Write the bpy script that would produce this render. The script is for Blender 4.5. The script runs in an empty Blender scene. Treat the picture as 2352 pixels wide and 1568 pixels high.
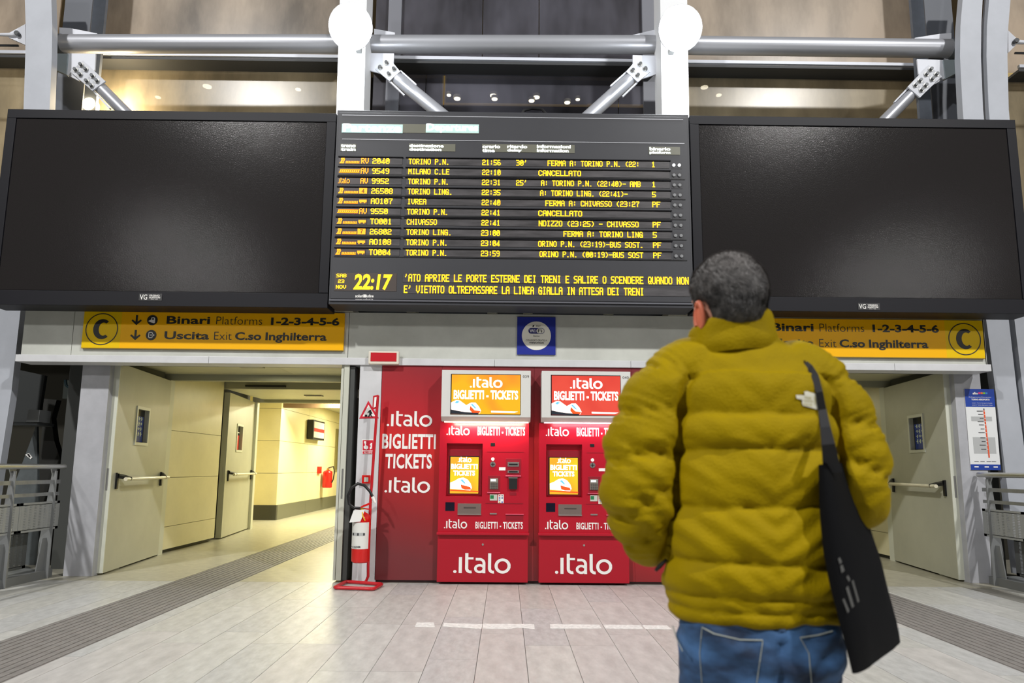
import bpy, bmesh, math, random
import numpy as np
from mathutils import Vector, Matrix, noise
random.seed(7)
S = bpy.context.scene
COL = S.collection
PI = math.pi
# ------------------------------------------------------------------ camera
FPX, PCX, PCY, CAMH = 1567.0, 1176.0, 857.0, 1.2
PITCH, ROLL, YAW = math.radians(7.85), 0.009, 0.0085
Fv = Vector((math.sin(YAW)*math.cos(PITCH), math.cos(YAW)*math.cos(PITCH), math.sin(PITCH)))
R0 = Vector((math.cos(YAW), -math.sin(YAW), 0)); U0 = R0.cross(Fv)
Rv = R0*math.cos(ROLL)+U0*math.sin(ROLL); Uv = U0*math.cos(ROLL)-R0*math.sin(ROLL)
CAM = Vector((0, 0, CAMH))
cd = bpy.data.cameras.new('camera'); cam = bpy.data.objects.new('camera', cd); COL.objects.link(cam)
cd.sensor_width = 36; cd.lens = FPX*36/2352; cd.shift_y = (PCY-784)/2352
cd.clip_start = 0.05; cd.clip_end = 200
cam.matrix_world = Matrix(((Rv.x, Uv.x, -Fv.x, 0), (Rv.y, Uv.y, -Fv.y, 0), (Rv.z, Uv.z, -Fv.z, CAMH), (0, 0, 0, 1)))
cd.dof.use_dof = True; cd.dof.focus_distance = 7.2; cd.dof.aperture_fstop = 2.8
S.camera = cam
def ray(x, y): return Fv+Rv*((x-PCX)/FPX)+Uv*((PCY-y)/FPX)
def at(x, y, Y):
    d = ray(x, y); return CAM+d*(Y/d.y)
def atX(x, y, X):
    d = ray(x, y); return CAM+d*(X/d.x)
def atZ(x, y, Z=0.0):
    d = ray(x, y); return CAM+d*((Z-CAMH)/d.z)
# ------------------------------------------------------------------ world, exposure
S.view_settings.view_transform = 'Standard'; S.view_settings.look = 'None'
S.view_settings.gamma = 1; S.view_settings.use_curve_mapping = False
S.view_settings.exposure = 0.0
w = bpy.data.worlds.new('night'); S.world = w; w.use_nodes = True
w.node_tree.nodes['Background'].inputs[0].default_value = (0.62, 0.63, 0.66, 1)
w.node_tree.nodes['Background'].inputs[1].default_value = 0.05
# ------------------------------------------------------------------ lights of the hall
def area(name, loc, target, size, power, color=(1, 1, 1), sy=None, spread=None):
    l = bpy.data.lights.new(name, 'AREA'); l.energy = power; l.color = color; l.size = size
    if sy: l.shape = 'RECTANGLE'; l.size_y = sy
    if spread: l.spread = spread
    o = bpy.data.objects.new(name, l); COL.objects.link(o); o.location = loc
    o.rotation_euler = (Vector(target)-Vector(loc)).to_track_quat('-Z', 'Y').to_euler(); return o
area('hall_lamp', (-9.0, -6.0, 14.2), (0.5, 6.0, 1.5), 0.6, 2150, (1.0, 0.985, 0.965))
area('hall_lamp', (9.6, -6.0, 14.2), (0.0, 6.0, 1.5), 0.6, 2150, (1.0, 0.985, 0.965))
area('hall_lamp', (-8.3, -3.5, 6.4), (0.0, 7.0, 2.0), 0.35, 200, (1.0, 0.98, 0.96))
area('hall_lamp', (10.3, -3.5, 6.1), (0.0, 7.0, 2.0), 0.35, 200, (1.0, 0.98, 0.96))
# ------------------------------------------------------------------ materials
def lin(c):
    c = c/255.0
    return c/12.92 if c <= 0.04045 else ((c+0.055)/1.055)**2.4
def C(r, g, b): return (lin(r), lin(g), lin(b), 1)
MATS = {}
def mat(name, rgb, rough=0.5, metal=0.0, emit=0.0, ergb=None, var=0.0, vscale=6.0, bump=0.0, bscale=60.0, spec=None, stretch=None, dark=None):
    if name in MATS: return MATS[name]
    m = bpy.data.materials.new(name); MATS[name] = m; m.use_nodes = True
    nt = m.node_tree; b = nt.nodes['Principled BSDF']; col = C(*rgb)
    b.inputs['Base Color'].default_value = col; b.inputs['Roughness'].default_value = rough; b.inputs['Metallic'].default_value = metal
    if spec is not None: b.inputs['Specular IOR Level'].default_value = spec
    if emit: b.inputs['Emission Color'].default_value = C(*(ergb or rgb)); b.inputs['Emission Strength'].default_value = emit
    tc = None
    if var or bump:
        tc = nt.nodes.new('ShaderNodeTexCoord'); src = tc.outputs['Object']
        if stretch:
            mp = nt.nodes.new('ShaderNodeMapping'); mp.inputs['Scale'].default_value = stretch
            nt.links.new(src, mp.inputs['Vector']); src = mp.outputs['Vector']
    if var:
        n = nt.nodes.new('ShaderNodeTexNoise'); n.inputs['Scale'].default_value = vscale; n.inputs['Detail'].default_value = 6; n.inputs['Roughness'].default_value = 0.62
        nt.links.new(src, n.inputs['Vector'])
        r = nt.nodes.new('ShaderNodeValToRGB'); d = dark or tuple(v*(1-var) for v in rgb)
        r.color_ramp.elements[0].position = 0.32; r.color_ramp.elements[0].color = C(*d)
        r.color_ramp.elements[1].position = 0.68; r.color_ramp.elements[1].color = C(*[min(255, v*(1+var*0.35)) for v in rgb])
        nt.links.new(n.outputs['Fac'], r.inputs['Fac']); nt.links.new(r.outputs['Color'], b.inputs['Base Color'])
    if bump:
        n = nt.nodes.new('ShaderNodeTexNoise'); n.inputs['Scale'].default_value = bscale; n.inputs['Detail'].default_value = 4
        nt.links.new(src, n.inputs['Vector'])
        bp = nt.nodes.new('ShaderNodeBump'); bp.inputs['Strength'].default_value = bump; bp.inputs['Distance'].default_value = 0.01
        nt.links.new(n.outputs['Fac'], bp.inputs['Height']); nt.links.new(bp.outputs['Normal'], b.inputs['Normal'])
    return m
white_steel = mat('painted_steel', (172, 173, 178), 0.45, var=0.08, vscale=3)
grey_fascia = mat('fascia_paint', (192, 194, 186), 0.5, var=0.06, vscale=2.5)
strip_m = mat('strip_aluminium', (205, 206, 208), 0.4, var=0.04, vscale=4)
dark_m = mat('dark_void', (22, 24, 23), 0.9)
blackm = mat('black_plastic', (20, 20, 22), 0.4)
board_m = mat('board_housing', (50, 51, 56), 0.5, var=0.04, vscale=2)
side_frame = mat('side_board_frame', (24, 24, 29), 0.5, spec=0.2)
chrome = mat('brushed_steel', (190, 190, 186), 0.3, 0.85)
galv = mat('galvanised_steel', (150, 152, 152), 0.42, 0.55, var=0.1, vscale=8)
pipe_m = mat('silver_pipe_paint', (172, 174, 180), 0.36, 0.45)
gusset_m = mat('gusset_paint', (205, 208, 216), 0.5)
bluegrey = mat('bluegrey_column', (112, 118, 128), 0.55, var=0.08)
white_l = mat('white_lettering', (238, 236, 232), 0.5)
black_l = mat('black_lettering', (34, 34, 30), 0.5)
door_m = mat('door_paint', (176, 176, 160), 0.42, var=0.05, vscale=1.5)
edge_m = mat('door_edge_paint', (196, 198, 184), 0.4)
panel_m = mat('passage_panel', (206, 200, 168), 0.35, var=0.04, vscale=2)
panel_w = mat('passage_panel_warm', (228, 218, 172), 0.32, var=0.03, vscale=2)
skirt_m = mat('passage_skirting', (98, 98, 84), 0.4)
red_m = mat('machine_red', (174, 8, 36), 0.38)
red_dark = mat('machine_red_side', (140, 10, 32), 0.45)
ext_red = mat('extinguisher_red', (206, 26, 22), 0.25)
hdr_white = mat('machine_header_white', (214, 214, 210), 0.4)
yellow_s = mat('sign_yellow', (244, 180, 0), 0.45, spec=0.2)
yellow_s2 = mat('sign_yellow_green', (228, 188, 0), 0.45, spec=0.2)
led = mat('led_amber', (255, 170, 0), 0.5, emit=1.6, ergb=(255, 206, 20))
led_o = mat('led_orange', (255, 140, 0), 0.5, emit=1.3, ergb=(255, 160, 14))
led_w = mat('led_white', (255, 255, 255), 0.5, emit=2.2, ergb=(238, 255, 250))
ledwin = mat('display_glass', (84, 82, 84), 0.3, var=0.25, vscale=2.5, stretch=(1, 1, 6))
hdrwin = mat('header_glass', (112, 112, 100), 0.3)
hairline = mat('silver_line', (190, 192, 198), 0.4)
# ------------------------------------------------------------------ object helpers
def tag(o, label=None, cat=None, group=None, kind=None):
    if label: o['label'] = label
    if cat: o['category'] = cat
    if group: o['group'] = group
    if kind: o['kind'] = kind
    return o
def thing(name, loc, label, cat, group=None):
    o = bpy.data.objects.new(name, None); COL.objects.link(o); o.location = loc; o.empty_display_size = 0.1
    bpy.context.view_layer.update()
    return tag(o, label, cat, group)
def struct(name, loc=(0, 0, 0)):
    o = bpy.data.objects.new(name, None); COL.objects.link(o); o.location = loc; o['kind'] = 'structure'; return o
def rootloc(p):
    if p is None: return Vector((0, 0, 0))
    while p.parent: p = p.parent
    return Vector(p.location)
def link(name, me, parent, label=None, smooth=False):
    o = bpy.data.objects.new(name, me); COL.objects.link(o)
    if parent is not None: o.parent = parent
    if smooth:
        me.polygons.foreach_set('use_smooth', [True]*len(me.polygons))
    if label: o['label'] = label
    return o
class MB:
    def __init__(s): s.v = []; s.f = []
    def add(s, vs, fs):
        n = len(s.v); s.v += [Vector(v) for v in vs]; s.f += [tuple(n+i for i in f) for f in fs]; return s
    def box(s, x0, x1, y0, y1, z0, z1):
        if x0 > x1: x0, x1 = x1, x0
        if y0 > y1: y0, y1 = y1, y0
        if z0 > z1: z0, z1 = z1, z0
        v = [(x, y, z) for x in (x0, x1) for y in (y0, y1) for z in (z0, z1)]
        return s.add(v, [(0, 1, 3, 2), (4, 6, 7, 5), (0, 4, 5, 1), (2, 3, 7, 6), (0, 2, 6, 4), (1, 5, 7, 3)])
    def quad(s, a, b, c, d): return s.add([a, b, c, d], [(0, 1, 2, 3)])
    def prism(s, pts, off):          # pts: 3D polygon, off: extrusion vector
        n = len(pts); a = [Vector(p) for p in pts]; b = [p+Vector(off) for p in a]
        f = [tuple(range(n)), tuple(range(2*n-1, n-1, -1))]
        f += [(i, i+n, (i+1) % n+n, (i+1) % n) for i in range(n)]
        return s.add(a+b, f)
    def pxz(s, pts, y0, y1): return s.prism([(x, y0, z) for x, z in pts], (0, y1-y0, 0))
    def tube(s, pts, r, n=12, cap=True):
        pts = [Vector(p) for p in pts]; rs = r if isinstance(r, (list, tuple)) else [r]*len(pts)
        rings = []; up = None
        for i, p in enumerate(pts):
            d = (pts[min(i+1, len(pts)-1)]-pts[max(i-1, 0)]).normalized()
            if up is None: up = Vector((0, 0, 1)) if abs(d.z) < 0.9 else Vector((0, 1, 0))
            a = d.cross(up).normalized(); bb = a.cross(d).normalized(); up = bb
            rings.append([p+(a*math.cos(2*PI*k/n)+bb*math.sin(2*PI*k/n))*rs[i] for k in range(n)])
        return s.loft(rings, cap)
    def loft(s, rings, cap=True):
        n = len(rings[0]); v = [q for r in rings for q in r]; f = []
        for i in range(len(rings)-1):
            for k in range(n):
                a = i*n+k; b = i*n+(k+1) % n; f.append((a, b, b+n, a+n))
        if cap: f.append(tuple(range(n-1, -1, -1))); m = (len(rings)-1)*n; f.append(tuple(range(m, m+n)))
        return s.add(v, f)
    def ball(s, c, r, nu=16, nv=10):
        c = Vector(c); r = Vector(r) if not isinstance(r, (int, float)) else Vector((r, r, r)); rings = []
        for j in range(1, nv):
            t = PI*j/nv
            rings.append([c+Vector((r.x*math.sin(t)*math.cos(2*PI*k/nu), r.y*math.sin(t)*math.sin(2*PI*k/nu), -r.z*math.cos(t))) for k in range(nu)])
        return s.loft(rings)
    def disc(s, c, nrm, r, h, n=20):
        c = Vector(c); nrm = Vector(nrm).normalized()
        return s.tube([c, c+nrm*h], r, n)
    def build(s, name, m, parent=None, label=None, smooth=False, bevel=0.0, kind=None):
        me = bpy.data.meshes.new(name); L = rootloc(parent)
        me.from_pydata([v-L for v in s.v], [], s.f); me.update()
        bm = bmesh.new(); bm.from_mesh(me); bmesh.ops.recalc_face_normals(bm, faces=bm.faces)
        if bevel: bmesh.ops.bevel(bm, geom=bm.edges[:], offset=bevel, segments=2, affect='EDGES', profile=0.6, clamp_overlap=True)
        bm.to_mesh(me); bm.free()
        if m: me.materials.append(m)
        o = link(name, me, parent, label)
        if smooth:
            me.polygons.foreach_set('use_smooth', [True]*len(me.polygons))
            try: me.set_sharp_from_angle(angle=math.radians(40))
            except Exception: pass
        if kind: o['kind'] = kind
        return o
# --- flat lettering fitted to a rectangle given by origin (lower left), u and v direction, width, height
def text_part(txt, org, u, v, wd, ht, m, parent, name='lettering', bold=0.0, spacing=1.0, shear=0.0, label=None):
    cu = bpy.data.curves.new('t', 'FONT'); cu.body = txt; cu.size = 1; cu.offset = bold; cu.space_character = spacing; cu.shear = shear; cu.resolution_u = 3
    o = bpy.data.objects.new('t', cu); COL.objects.link(o)
    dg = bpy.context.evaluated_depsgraph_get(); me = bpy.data.meshes.new_from_object(o.evaluated_get(dg))
    bpy.data.objects.remove(o)
    xs = [q.co.x for q in me.vertices]; ys = [q.co.y for q in me.vertices]
    x0, x1, y0, y1 = min(xs), max(xs), min(ys), max(ys)
    org = Vector(org); u = Vector(u).normalized(); v = Vector(v).normalized(); L = rootloc(parent)
    for q in me.vertices:
        q.co = org+u*((q.co.x-x0)/(x1-x0)*wd)+v*((q.co.y-y0)/(y1-y0)*ht)-L
    me.materials.clear(); me.materials.append(m)
    return link(name, me, parent, label)
def tfit(txt, x0, x1, ytop, ybot, Y, m, parent, **k):   # upright lettering on a plane facing the hall
    xm = (x0+x1)/2; ym = (ytop+ybot)/2
    a = at(x0, ym, Y); b = at(x1, ym, Y); c = at(xm, ybot, Y); d = at(xm, ytop, Y)
    return text_part(txt, (a.x, Y, c.z), (1, 0, 0), (0, 0, 1), b.x-a.x, d.z-c.z, m, parent, **k)
def rect(x0, x1, ytop, ybot, Y):
    xm = (x0+x1)/2; ym = (ytop+ybot)/2
    return at(x0, ym, Y).x, at(x1, ym, Y).x, at(xm, ybot, Y).z, at(xm, ytop, Y).z
def pbox(mb, x0, x1, ytop, ybot, Y, depth):              # box whose front face is at Y
    X0, X1, Z0, Z1 = rect(x0, x1, ytop, ybot, Y); return mb.box(X0, X1, Y, Y+depth, Z0, Z1)
# --- rounded logotype letters drawn as strokes, unit height 1 (ascender)
def arc(cx, cy, rx, ry, a0, a1, n=14): return [(cx+rx*math.cos(math.radians(a0+(a1-a0)*i/n)), cy+ry*math.sin(math.radians(a0+(a1-a0)*i/n))) for i in range(n+1)]
LOGO = [([(0.06, 0.075), (0.0601, 0.075)], 0.15, 'dot'),
        ([(0.30, 0.0), (0.30, 0.80)], 0.14, 's'),
        ([(0.58, 1.0), (0.58, 0.28)]+arc(0.76, 0.24, 0.18, 0.18, 180, 285, 10), 0.14, 's'),
        ([(0.58, 0.74), (0.88, 0.74)], 0.11, 's'),
        ([(0.98, 0.70)]+arc(1.15, 0.50, 0.20, 0.20, 100, 0, 8)+[(1.35, 0.0)], 0.13, 's'),
        (arc(1.16, 0.23, 0.19, 0.17, 20, 380, 18), 0.12, 's'),
        ([(1.60, 1.0), (1.60, 0.28)]+arc(1.77, 0.24, 0.17, 0.18, 180, 280, 10), 0.14, 's'),
        (arc(2.18, 0.37, 0.29, 0.31, 0, 360, 28), 0.14, 's')]
def logo(org, u, v, wd, ht, m, parent, name='lettering', fat=1.0):
    mb = MB(); org = Vector(org); u = Vector(u); v = Vector(v); sx = wd/2.54; sy = ht
    P = lambda a: org+u*(a[0]*sx)+v*(a[1]*sy)
    nz = u.cross(v).normalized()
    for si, (pts, wdt, k) in enumerate(LOGO):
        wdt *= fat; org = org+nz*0.0004
        if k == 'dot':
            c = pts[0]; mb.add([P((c[0]+0.075*math.cos(t*PI/8), c[1]+0.075*math.sin(t*PI/8))) for t in range(16)], [tuple(range(16))]); continue
        n = len(pts); Ls = []; Rs = []
        for i in range(n):
            a = pts[max(i-1, 0)]; b = pts[min(i+1, n-1)]; dx, dy = b[0]-a[0], b[1]-a[1]; l = math.hypot(dx, dy) or 1
            nx, ny = -dy/l*wdt/2, dx/l*wdt/2
            Ls.append(P((pts[i][0]+nx, pts[i][1]+ny))); Rs.append(P((pts[i][0]-nx, pts[i][1]-ny)))
        mb.add(Ls+Rs, [(i, i+1, n+i+1, n+i) for i in range(n-1)])
    return mb.build(name, m, parent)   # strokes are stepped by fractions of a millimetre
def lfit(x0, x1, ytop, ybot, Y, m, parent, **k):
    X0, X1, Z0, Z1 = rect(x0, x1, ytop, ybot, Y)
    return logo((X0, Y, Z0), (1, 0, 0), (0, 0, 1), X1-X0, Z1-Z0, m, parent, **k)
# --- 5x7 dot font
F57 = {'A': '0E11111F111111', 'B': '1E11111E11111E', 'C': '0E11101010110E', 'D': '1E11111111111E', 'E': '1F10101E10101F', 'F': '1F10101E101010', 'G': '0E11101713110F',
'H': '1111111F111111', 'I': '0E04040404040E', 'L': '1010101010101F', 'M': '111B1515111111', 'N': '11191915131311', 'O': '0E11111111110E', 'P': '1E11111E101010', 'Q': '0E11111115120D',
'R': '1E11111E141211', 'S': '0F10100E01011E', 'T': '1F040404040404', 'U': '1111111111110E', 'V': '11111111110A04', 'W': '11111115151B11', 'Z': '1F01020408101F', '0': '0E13151519110E', '1': '040C040404040E',
'2': '0E11010E10101F', '3': '1E01010E01011E', '4': '0202060A121F02', '5': '1F10101E01011E', '6': '0E10101E11110E', '7': '1F010204040404', '8': '0E11110E11110E',
'9': '0E11110F01010E', ':': '00040400040400', '.': '0000000000000C', "'": '04040800000000', '(': '02040808080402', ')': '08040202020408', '-': '0000001F000000', ' ': '00000000000000'}
def led_text(txt, X0, X1, Z0, Z1, Y, m, parent, name='led_text'):
    n = len(txt)*6-1; du = (X1-X0)/n; dv = (Z1-Z0)/7; mb = MB(); g = 0.10
    for ci, ch in enumerate(txt):
        h = F57.get(ch, F57['-'])
        for r in range(7):
            bits = int(h[r*2:r*2+2], 16); c = 0
            while c < 5:
                if bits >> (4-c) & 1:
                    e = c
                    while e+1 < 5 and bits >> (3-e) & 1: e += 1
                    xa = X0+(ci*6+c-0.22)*du; xb = X0+(ci*6+e+1.22)*du; zt = Z1-(r-0.06)*dv; zb = Z1-(r+1.06)*dv
                    mb.add([(xa, Y, zb), (xb, Y, zb), (xb, Y, zt), (xa, Y, zt)], [(0, 1, 2, 3)]); c = e+1
                else: c += 1
    return mb.build(name, m, parent, kind='stuff')
# ================================================================== THE SETTING
YS, YF, YR, YB = 7.31, 7.36, 7.33, 6.96
CX = 0.315                                              # middle between the two passages
def mx(mb, s):
    if s > 0: mb.v = [Vector((2*CX-q.x, q.y, q.z)) for q in mb.v]
    return mb
# floor: bedding slab, granite slabs laid in strips of 0.31 m, tactile guidance strips
stone = mat('granite', (176, 174, 168), 0.42, var=0.16, vscale=9, bump=0.06, bscale=220)
stones = [mat('granite_%s' % n, c, r, var=0.11, vscale=sc, bump=0.05, bscale=240, stretch=(1.6, 0.6, 1)) for n, c, r, sc in
          (('pale', (190, 189, 184), 0.40, 8), ('mid', (184, 183, 178), 0.36, 11), ('rosy', (187, 184, 180), 0.42, 7), ('cool', (182, 182, 180), 0.38, 13))]
floor = struct('floor')
MB().box(-14, 14, -7, 30, -0.16, -0.012).build('bedding', mat('mortar', (128, 126, 120), 0.8), floor)
TL = (-3.42, -2.76); TR = (3.14, 3.82)
tile_mesh = {}
def tile(x0, x1, y0, y1, m):
    g = 0.0018
    k = (round(x1-x0, 3), round(y1-y0, 3), m.name)
    if k not in tile_mesh:
        mb = MB().box(0, x1-x0-2*g, 0, y1-y0-2*g, -0.012, 0)
        me = bpy.data.meshes.new('tile'); me.from_pydata(mb.v, [], mb.f); me.materials.append(m); tile_mesh[k] = me
    o = bpy.data.objects.new('tile', tile_mesh[k]); COL.objects.link(o); o.parent = floor; o.location = (x0+g, y0+g, 0)
rt = random.Random(3)
xs = sorted([-0.165+0.31*k for k in range(-15, 17)]+[TL[0], TL[1], TR[0], TR[1]])
for i in range(len(xs)-1):
    a, b = xs[i], xs[i+1]; mid = (a+b)/2
    if TL[0] < mid < TL[1] or TR[0] < mid < TR[1] or b-a < 0.03: continue
    off = rt.choice([0, 0.35, 0.62, 0.9])
    y = 1.2-off; far = 7.34
    while y < far-0.01:
        e = min(y+1.22, far)
        if far-e < 0.1: e = far
        if e > 2.0 or True: tile(a, b, y, e, rt.choice(stones))
        y = e
def slab(x0, x1, y0, y1, m, name='slab'): return MB().box(x0+.002, x1-.002, y0+.002, y1-.002, -0.012, 0).build(name, m, floor)
pstone = mat('passage_granite', (168, 164, 148), 0.34, var=0.10, vscale=10, bump=0.04, bscale=200)
for a, b in ((-9, -4.815), (5.105, 9.5)): slab(a, b, 1.2, 7.34, stones[1])
for a, b in ((-9, TL[0]), (TL[1], -1.6)):
    for y0, y1 in ((7.34, 9.4), (9.4, 11.15), (11.15, 13.2)): slab(a, b, y0, y1, pstone)
    slab(a, b, 13.2, 24, pstone)
for a, b in ((2.2, TR[0]), (TR[1], 9.5)):
    for y0, y1 in ((7.34, 9.4), (9.4, 13.2)): slab(a, b, y0, y1, pstone)
slab(-1.6, 2.2, 7.34, 9, pstone)
tact = mat('tactile_paving', (128, 124, 120), 0.6, var=0.12, vscale=14, bump=0.1, bscale=90)
for (a, b), yend in ((TL, 22.0), (TR, 12.0)):
    y = 1.2
    while y < yend:
        e = min(y+0.62, yend); mb = MB().box(a+.002, b-.002, y+.0015, e-.0015, -0.012, -0.003); n = 11
        wdt = (b-a)/n
        for k in range(n): mb.box(a+(k+0.28)*wdt, a+(k+0.72)*wdt, y+.002, e-.002, -0.003, 0.001)
        mb.build('tactile_tile', tact, floor); y = e
# worn white tape on the floor in front of the machines
tape = mat('worn_tape', (226, 226, 222), 0.5, var=0.10, vscale=30, dark=(196, 196, 192))
def tape_strip(pts, label):
    v = [atZ(px, py, 0.0012) for px, py in pts]
    o = MB().prism([(p.x, p.y, 0.0005) for p in v], (0, 0, 0.0012)).build('floor_tape', tape)
    tag(o, label, 'tape', 'white tape pieces on the floor before the ticket machines')
tape_strip([(953, 1439), (999, 1440), (996, 1429), (957, 1429)], 'shortest piece of white floor tape, at the left end of the dashed line')
tape_strip([(1017, 1438), (1106, 1444), (1108, 1433), (1020, 1430)], 'worn white floor tape piece second from the left of the dashed line')
tape_strip([(1109, 1443), (1170, 1444), (1188, 1441), (1228, 1444), (1227, 1433), (1109, 1432)], 'ragged white floor tape piece ending below the left ticket machine')
tape_strip([(1264, 1443), (1382, 1443), (1376, 1434), (1263, 1433)], 'white floor tape piece starting before the right ticket machine')
tape_strip([(1390, 1443), (1478, 1444), (1471, 1435), (1386, 1434)], 'white floor tape piece second from the man in the yellow jacket')
tape_strip([(1482, 1444), (1543, 1445), (1532, 1436), (1475, 1435)], 'white floor tape piece nearest to the man in the yellow jacket')

# facade above the passages: painted fascia and the aluminium strip under it
front = struct('wall_front')
zs0 = at(870, 838, YS).z; zs1 = at(870, 822, YS).z; zf1 = at(1200, 722, YF).z
xL = at(37, 800, YS).x; xR = at(2277, 840, YS).x
fx = [xL+0.02, at(168, 760, YF).x, at(801, 760, YF).x, at(1648, 760, YF).x, at(2262, 780, YF).x, xR-0.02]
for a, b in zip(fx[:-1], fx[1:]): MB().box(a+.003, b-.003, YF, YF+0.25, zs1-0.01, zf1).build('fascia_panel', grey_fascia, front)
MB().box(xL, xR, YF+0.2, YF+0.4, zs1-0.05, zf1-0.01).build('fascia_backing', dark_m, front)
trim = struct('trim_1')
sx = [xL, at(480, 815, YS).x, at(1136, 826, YS).x, at(1449, 829, YS).x, at(2055, 840, YS).x, xR]
for a, b in zip(sx[:-1], sx[1:]): MB().box(a+.0015, b-.0015, YS, YF+0.2, zs0, zs1).build('strip_panel', strip_m, trim, bevel=0.004)
# recess behind the fascia, under the boards
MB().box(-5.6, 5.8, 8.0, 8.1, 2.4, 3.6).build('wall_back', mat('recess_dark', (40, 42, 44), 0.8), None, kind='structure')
# posts beside the passages
def post(name, x0, x1, y0, y1, label):
    t = thing(name, ((x0+x1)/2, y0, 0), label, 'post')
    MB().box(x0, x1, y0, y1, 0, zs0+0.02).build('post_body', white_steel, t, bevel=0.004)
    MB().box(x0+.01 if x0 > 0 else x1-.02, x1+.004 if x0 < 0 else x0-.004, y0+0.1, y1+.02, 0, 0.17).build('skirting', skirt_m, t)
    return t
post('facade_post', -4.74, -4.43, 7.6, 8.1, 'grey steel post beside the left open doors and the left railing')
post('facade_post', 5.06, 5.36, 7.6, 8.1, 'grey steel post carrying the blue and white line map')
xa, xb = at(817, 1100, YR).x, at(870, 1100, YR).x
t = thing('facade_post', ((xa+xb)/2, YR, 0), 'light grey post behind the red fire extinguisher stand', 'post')
MB().box(xa, xb, YR, YR+0.35, 0, zs0+0.01).build('post_body', strip_m, t, bevel=0.004)
# ---- passages
pan_z = [atX(395, q, -4.62).z for q in (1207, 1096, 988)]
def leafpost(): pass
def door(s, name, free, hinge, h, th, win, barz, barpx, glass_hint):
    """leaf with its face along free->hinge (x,y), thickness towards the wall"""
    t = struct(name, (mxp(free[0], s), free[1], 0))
    F3 = Vector((free[0], free[1], 0)); H3 = Vector((hinge[0], hinge[1], 0)); d = (H3-F3); L = d.length; d.normalize()
    nrm = Vector((-d.y, d.x, 0))
    if nrm.x < 0: nrm = -nrm                      # towards the middle of the passage
    def B(u0, u1, w0, w1, z0, z1):
        a = [F3+d*u+nrm*w_ for u, w_ in ((u0, w0), (u1, w0), (u1, w1), (u0, w1))]
        return mx(MB().prism([(q.x, q.y, z0) for q in a], (0, 0, z1-z0)), s)
    zb = 0.02
    u0, u1, z0, z1 = win
    # leaf around the vision panel: four pieces joined into one skin
    mb = B(0.012, u0, -th, 0, zb, h)
    for q in (B(u1, L, -th, 0, zb, h), B(u0, u1, -th, 0, zb, z0), B(u0, u1, -th, 0, z1, h)): mb.add(q.v, q.f)
    mb.build('door_panel', door_m, t)
    e = B(0, 0.012, -th, 0.002, zb, h); e.build('edge_strip', edge_m, t)
    B(-0.003, 0.006, -th*0.55, -th*0.3, barz-0.12, barz+0.12).build('lock_plate', chrome, t)
    fw = 0.035; mb = B(u0-fw, u0, -0.002, 0.012, z0-fw, z1+fw)
    for q in (B(u1, u1+fw, -0.002, 0.012, z0-fw, z1+fw), B(u0, u1, -0.002, 0.012, z0-fw, z0), B(u0, u1, -0.002, 0.012, z1, z1+fw)): mb.add(q.v, q.f)
    mb.build('window_frame', edge_m, t)
    pane = B(u0, u1, -th*0.6, -th*0.5, z0, z1).build('window_pane', mat('vision_glass', (26, 28, 34), 0.12), t)
    B(u0+0.01, u1-0.03, -th*0.5, -th*0.5+0.003, z0+0.01, z0+(z1-z0)*(0.80 if glass_hint == 'blue' else 0.62)).build('reflection_poster' if False else 'poster', mat('poster_'+glass_hint, (30, 56, 140) if glass_hint == 'blue' else (196, 44, 32), 0.5), pane)  # coloured sheet painting the reflection of a poster in the vision glass
    if glass_hint == 'blue':
        rr = random.Random(5); m2 = MB()
        for row in range(4):
            zc = z0+(z1-z0)*(0.28+0.155*row)
            for k in range(4):
                ua = u0+0.02+k*(u1-u0-0.06)/4; hh = rr.uniform(0.018, 0.034)
                q = B(ua, ua+0.022, -th*0.5+0.003, -th*0.5+0.005, zc-hh, zc+hh*0.6); m2.add(q.v, q.f)
                q = B(ua+0.02, ua+0.045, -th*0.5+0.003, -th*0.5+0.005, zc-hh*0.3, zc); m2.add(q.v, q.f)
        m2.build('poster_marks', mat('poster_pale', (200, 212, 190), 0.5), pane)
    else:
        B(u0+0.01, u1-0.03, -th*0.5, -th*0.5+0.003, z0+(z1-z0)*0.72, z0+(z1-z0)*0.76).build('poster_line', white_l, pane)
    ua, ub = barpx
    bar = struct_part('push_bar', t, lambda: mx(MB().tube([F3+d*ua+nrm*0.10+Vector((0, 0, barz)), F3+d*ub+nrm*0.10+Vector((0, 0, barz))], 0.021, 14), s), mat('push_bar_paint', (206, 200, 176), 0.3))
    for q in (ua, ub):
        m3 = B(q-0.022, q+0.022, 0, 0.022, barz-0.11, barz+0.07); m3.build('bar_bracket', blackm, bar, bevel=0.004)
        sg = 1 if q == ua else -1
        a = F3+d*(q-sg*0.01)+nrm*0.02+Vector((0, 0, barz+0.035)); b = F3+d*(q+sg*0.13)+nrm*0.105+Vector((0, 0, barz))
        mx(MB().tube([a, (a+b)/2+Vector((0, 0, 0.004)), b], [0.028, 0.026, 0.024], 10), s).build('bar_arm', blackm, bar, smooth=True)
    return t
def mxp(x, s): return x if s < 0 else 2*CX-x
def struct_part(name, parent, f, m): return f().build(name, m, parent, smooth=True)
n_door = 0
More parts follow.
